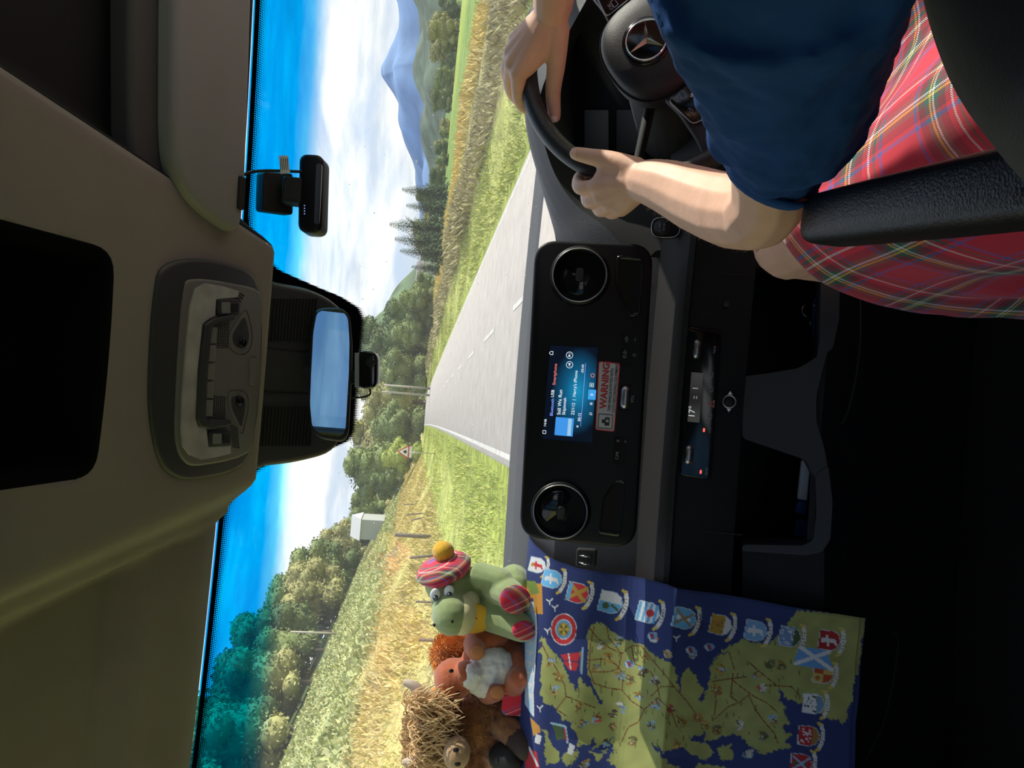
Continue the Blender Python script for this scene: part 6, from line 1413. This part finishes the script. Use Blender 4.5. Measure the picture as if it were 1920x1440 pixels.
    # speaker grille holes
    def grille(q4, nu, nv):
        A, B, Cc, D = [Vector(p) for p in q4]; mb = MB()
        for i in range(nu):
            for j in range(nv):
                u, v = (i+0.5)/nu, (j+0.5)/nv; p = (A.lerp(B, u)).lerp(D.lerp(Cc, u), v); a, b = CO.hit(p.x, p.y)
                mb.lathe([(0.0010, 0.0128), (0.0010, 0.0138), (0, 0.0138)], 6, CO.M(a, b))
        o = mb.build('speaker_grille', M_BLACK, C, smooth=False); o['kind'] = 'stuff'
    grille([(384, 604), (415, 598), (412, 652), (383, 652)], 8, 13); grille([(420, 596), (444, 552), (432, 545), (418, 575)], 8, 6); grille([(377, 738), (408, 742), (406, 786), (374, 782)], 8, 12); grille([(414, 790), (420, 838), (434, 840), (430, 800)], 10, 5)
    mb = MB(); mb.prism(ccw(round_poly(pts([(453, 671), (466, 672), (464, 721), (452, 720)]), 0.003, 3)), 0.012, 0.0150, CO.M(), bev=0.001); mb.build('microphone_flap', M_CONS, C, auto=50)
    # sun visor and its moulded recess
    VP = Plane(P(385, 200, 0.985), (1, 0, 0.02), (0, -1, 0.42))
    V = thing('sun_visor', 'grey vinyl sun visor folded up above the driver side of the windscreen', 'sun visor', VP.o)
    q = ccw(cat2([(320, -220), (314, -60), (312, 150), (314, 280), (330, 345), (362, 388), (410, 424), (434, 432), (444, 400), (450, 320), (456, 150), (462, -60), (464, -220)], 4, VP))
    mb = MB(); mb.prism(q, -0.012, 0.012, VP.M(), bev=0.010); mb.build('visor_panel', M_VISOR, V, auto=60)
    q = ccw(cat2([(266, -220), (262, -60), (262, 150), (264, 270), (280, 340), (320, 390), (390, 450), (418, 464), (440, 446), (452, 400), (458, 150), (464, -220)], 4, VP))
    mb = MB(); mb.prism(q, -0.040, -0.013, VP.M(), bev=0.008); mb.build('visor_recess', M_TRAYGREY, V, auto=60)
    a, b = VP.hit(436, 362); mb = MB(); mb.box((a, b, 0.010), (0.045, 0.012, 0.014), VP.M()); mb.build('visor_clip', M_BLACK, V, smooth=False, mods=[('bevel', 0.003)])
    # mirror mount cover with louvres
    MC = Plane(P(560, 700, 1.235), (1, 0, 0), (0, -0.757, 0.653))
    K = thing('mirror_cover', 'dark grey sensor cover with louvres behind the rear-view mirror', 'cover', MC.o)
    q = ccw([(p.x, p.y) for p in catmull([(h[0], h[1], 0) for h in MC.pts([(474, 512), (520, 528), (585, 542), (630, 566), (652, 600), (655, 700), (648, 800), (626, 846), (570, 866), (500, 876), (452, 884), (452, 700)])], 4, True)])
    mb = MB(); mb.prism(q, -0.03, 0.0, MC.M(), bev=0.012); mb.build('cover_shell', M_CONSD, K, auto=60)
    for (xa, xb, y0, y1, sh) in ((484, 592, 560, 640, 0.03), (472, 585, 762, 836, -0.03)):
        for k in range(19):
            x = xa+(xb-xa)*k/18; a0, b0 = MC.hit(x, y0); a1, b1 = MC.hit(x-6, y1)
            mb = MB(); mb.box((0, 0, 0.001), (math.hypot(a1-a0, b1-b0), 0.0024, 0.004), MC.M((a0+a1)/2, (b0+b1)/2, 0, math.atan2(b1-b0, a1-a0) if a1 > a0 else math.atan2(b0-b1, a0-a1))); mb.build('louvre', M_BLACK, K, smooth=False)
    for y in (657, 739):
        a0, b0 = MC.hit(482, y); a1, b1 = MC.hit(580, y-4); mb = MB(); mb.box(((a0+a1)/2, (b0+b1)/2, 0.0004), (0.0014, abs(b1-b0), 0.002), MC.M()); mb.build('cover_seam', M_BLACK, K, smooth=False)
    # rear-view mirror
    o = P(619, 702, 1.215); n = Vector((0.16, -1.0, -0.047)).normalized(); ex = Vector((0, 0, 1)).cross(n)
    RP = Plane(o, ex, n.cross(ex))
    R = thing('rear_view_mirror', 'rounded black-framed rear-view mirror reflecting pale blue sky', 'mirror', o)
    prof = RP.pts([(590, 582), (605, 576), (640, 576), (656, 590), (660, 640), (659, 700), (653, 812), (643, 827), (600, 821), (582, 806), (577, 760), (579, 700), (583, 620)])
    q = round_poly(prof, 0.008, 3); c = Vector((sum(p[0] for p in q)/len(q), sum(p[1] for p in q)/len(q)))
    mb = MB(); mb.prism(q, -0.030, 0.0, RP.M(), bev=0.004); mb.build('mirror_housing', M_BLACK, R, auto=60)
    inn = [tuple(c+Vector(((p[0]-c.x)*0.955, (p[1]-c.y)*0.88))) for p in q]
    mb = MB(); mb.prism(inn, -0.001, 0.0012, RP.M()); mb.build('mirror_glass', mat('mirror_silver', (0.80, 0.84, 0.88), 0.01, metal=1.0), R, smooth=False)
    mb = MB(); mb.capsule([RP.W(c.x, c.y, -0.02), P(575, 695, 1.25)], [0.018, 0.014], 12); mb.build('mirror_stem', M_BLACK, R)
    # dashcam hanging below the mirror
    D = thing('dashcam', 'small black dashcam hanging under the rear-view mirror', 'dashcam', P(690, 697, 1.25))
    DP = Plane(P(690, 697, 1.24), (1, 0, 0.05), (0, 0.1, 1))
    mb = MB(); mb.prism(round_poly(DP.pts([(670, 658), (709, 658), (708, 730), (671, 728)]), 0.016, 6), -0.02, 0.012, DP.M(), bev=0.004); mb.build('camera_body', M_GLOSS, D, auto=60)
    a, b = DP.hit(698, 679); mb = MB(); mb.torus(0.0075, 0.0010, 28, 6, DP.M(a, b, 0.012)); mb.lathe([(0.0065, 0.011), (0.005, 0.0125), (0, 0.013)], 24, DP.M(a, b)); mb.build('lens', M_BLACK, D)
    mb = MB(); mb.prism(DP.pts([(668, 662), (676, 662), (676, 728), (668, 726)]), -0.01, 0.014, DP.M()); mb.build('silver_side', M_SATIN, D, smooth=False)
    mb = MB(); mb.box((0, 0, 0), (0.022, 0.02, 0.02), Matrix.Translation(P(664, 708, 1.245))); mb.build('bracket', M_BLACK, D, smooth=False, mods=[('bevel', 0.003)])
    mb = MB(); mb.tube(catmull([P(693, 728, 1.245), P(694, 738, 1.245), P(684, 744, 1.245), P(655, 746, 1.245)], 5), 0.0016, 6); mb.build('cable', M_BLACK, D)
    # dashcam stuck to the glass on the driver side
    E = thing('dashcam', 'wide black dashcam on a square pad stuck to the windscreen on the driver side', 'dashcam', P(560, 365, 1.24))
    EP = Plane(P(584, 364, 1.19), (1, 0, 0.0), (0, 0.15, 1))
    mb = MB(); mb.prism(round_poly(EP.pts([(563, 290), (608, 292), (604, 438), (560, 436)]), 0.014, 6), -0.03, 0.008, EP.M(), bev=0.006); bd = mb.build('camera_body', M_PANEL, E, auto=60)
    mb = MB(); mb.prism(round_poly(EP.pts([(596, 310), (607, 310), (602, 424), (592, 422)]), 0.004, 3), 0.006, 0.0095, EP.M()); mb.build('lower_bar', M_GLOSS, E, smooth=False)
    for k in range(4):
        a, b = EP.hit(574, 388+k*5); mb = MB(); mb.lathe([(0.0008, 0.008), (0.0008, 0.0088), (0, 0.0088)], 8, EP.M(a, b)); mb.build('status_light', mat('led_blue', (0.2, 0.3, 0.9), 0.4, emit=(0.3, 0.4, 1.0), emit_s=1.0), E)
    GP = Plane(P(518, 362, 1.200), (1, 0, 0), (0, -0.757, 0.653))
    mb = MB(); mb.prism(round_poly(GP.pts([(489, 322), (544, 326), (544, 404), (487, 396)]), 0.006, 4), -0.01, 0.008, GP.M(), bev=0.003); mb.build('mounting_pad', M_BLACK, E, auto=60)
    mb = MB(); mb.box((0, 0, 0), (0.04, 0.035, 0.03), Matrix.Translation(P(550, 360, 1.195))); mb.build('mount_arm', M_BLACK, E, smooth=False, mods=[('bevel', 0.004)])
    mb = MB(); mb.tube(catmull([P(446, 333, 1.135), P(470, 323, 1.155), P(500, 320, 1.17), P(540, 321, 1.18), P(566, 322, 1.185)], 6), 0.0024, 8); mb.build('cable', M_BLACK, E)
    LP = Plane(P(532, 308, 1.172), (1, 0, 0), (0, 0.1, 1)); q = LP.pts([(523, 292), (540, 292), (544, 324), (526, 326)])
    mb = MB(); mb.prism(q if sum(q[i-1][0]*q[i][1]-q[i][0]*q[i-1][1] for i in range(4)) > 0 else q[::-1], 0, 0.0006, LP.M()); tg = mb.build('cable_tag', mat('tag_white', (0.7, 0.7, 0.7), 0.6), E, smooth=False)
    for k in range(4): a, b = LP.hit(527+k*4, 308); mb = MB(); mb.box((a, b, 0.0008), (0.018, 0.0009, 0.0003), LP.M()); mb.build('tag_print', M_BLACK, tg, smooth=False)
build_overhead()
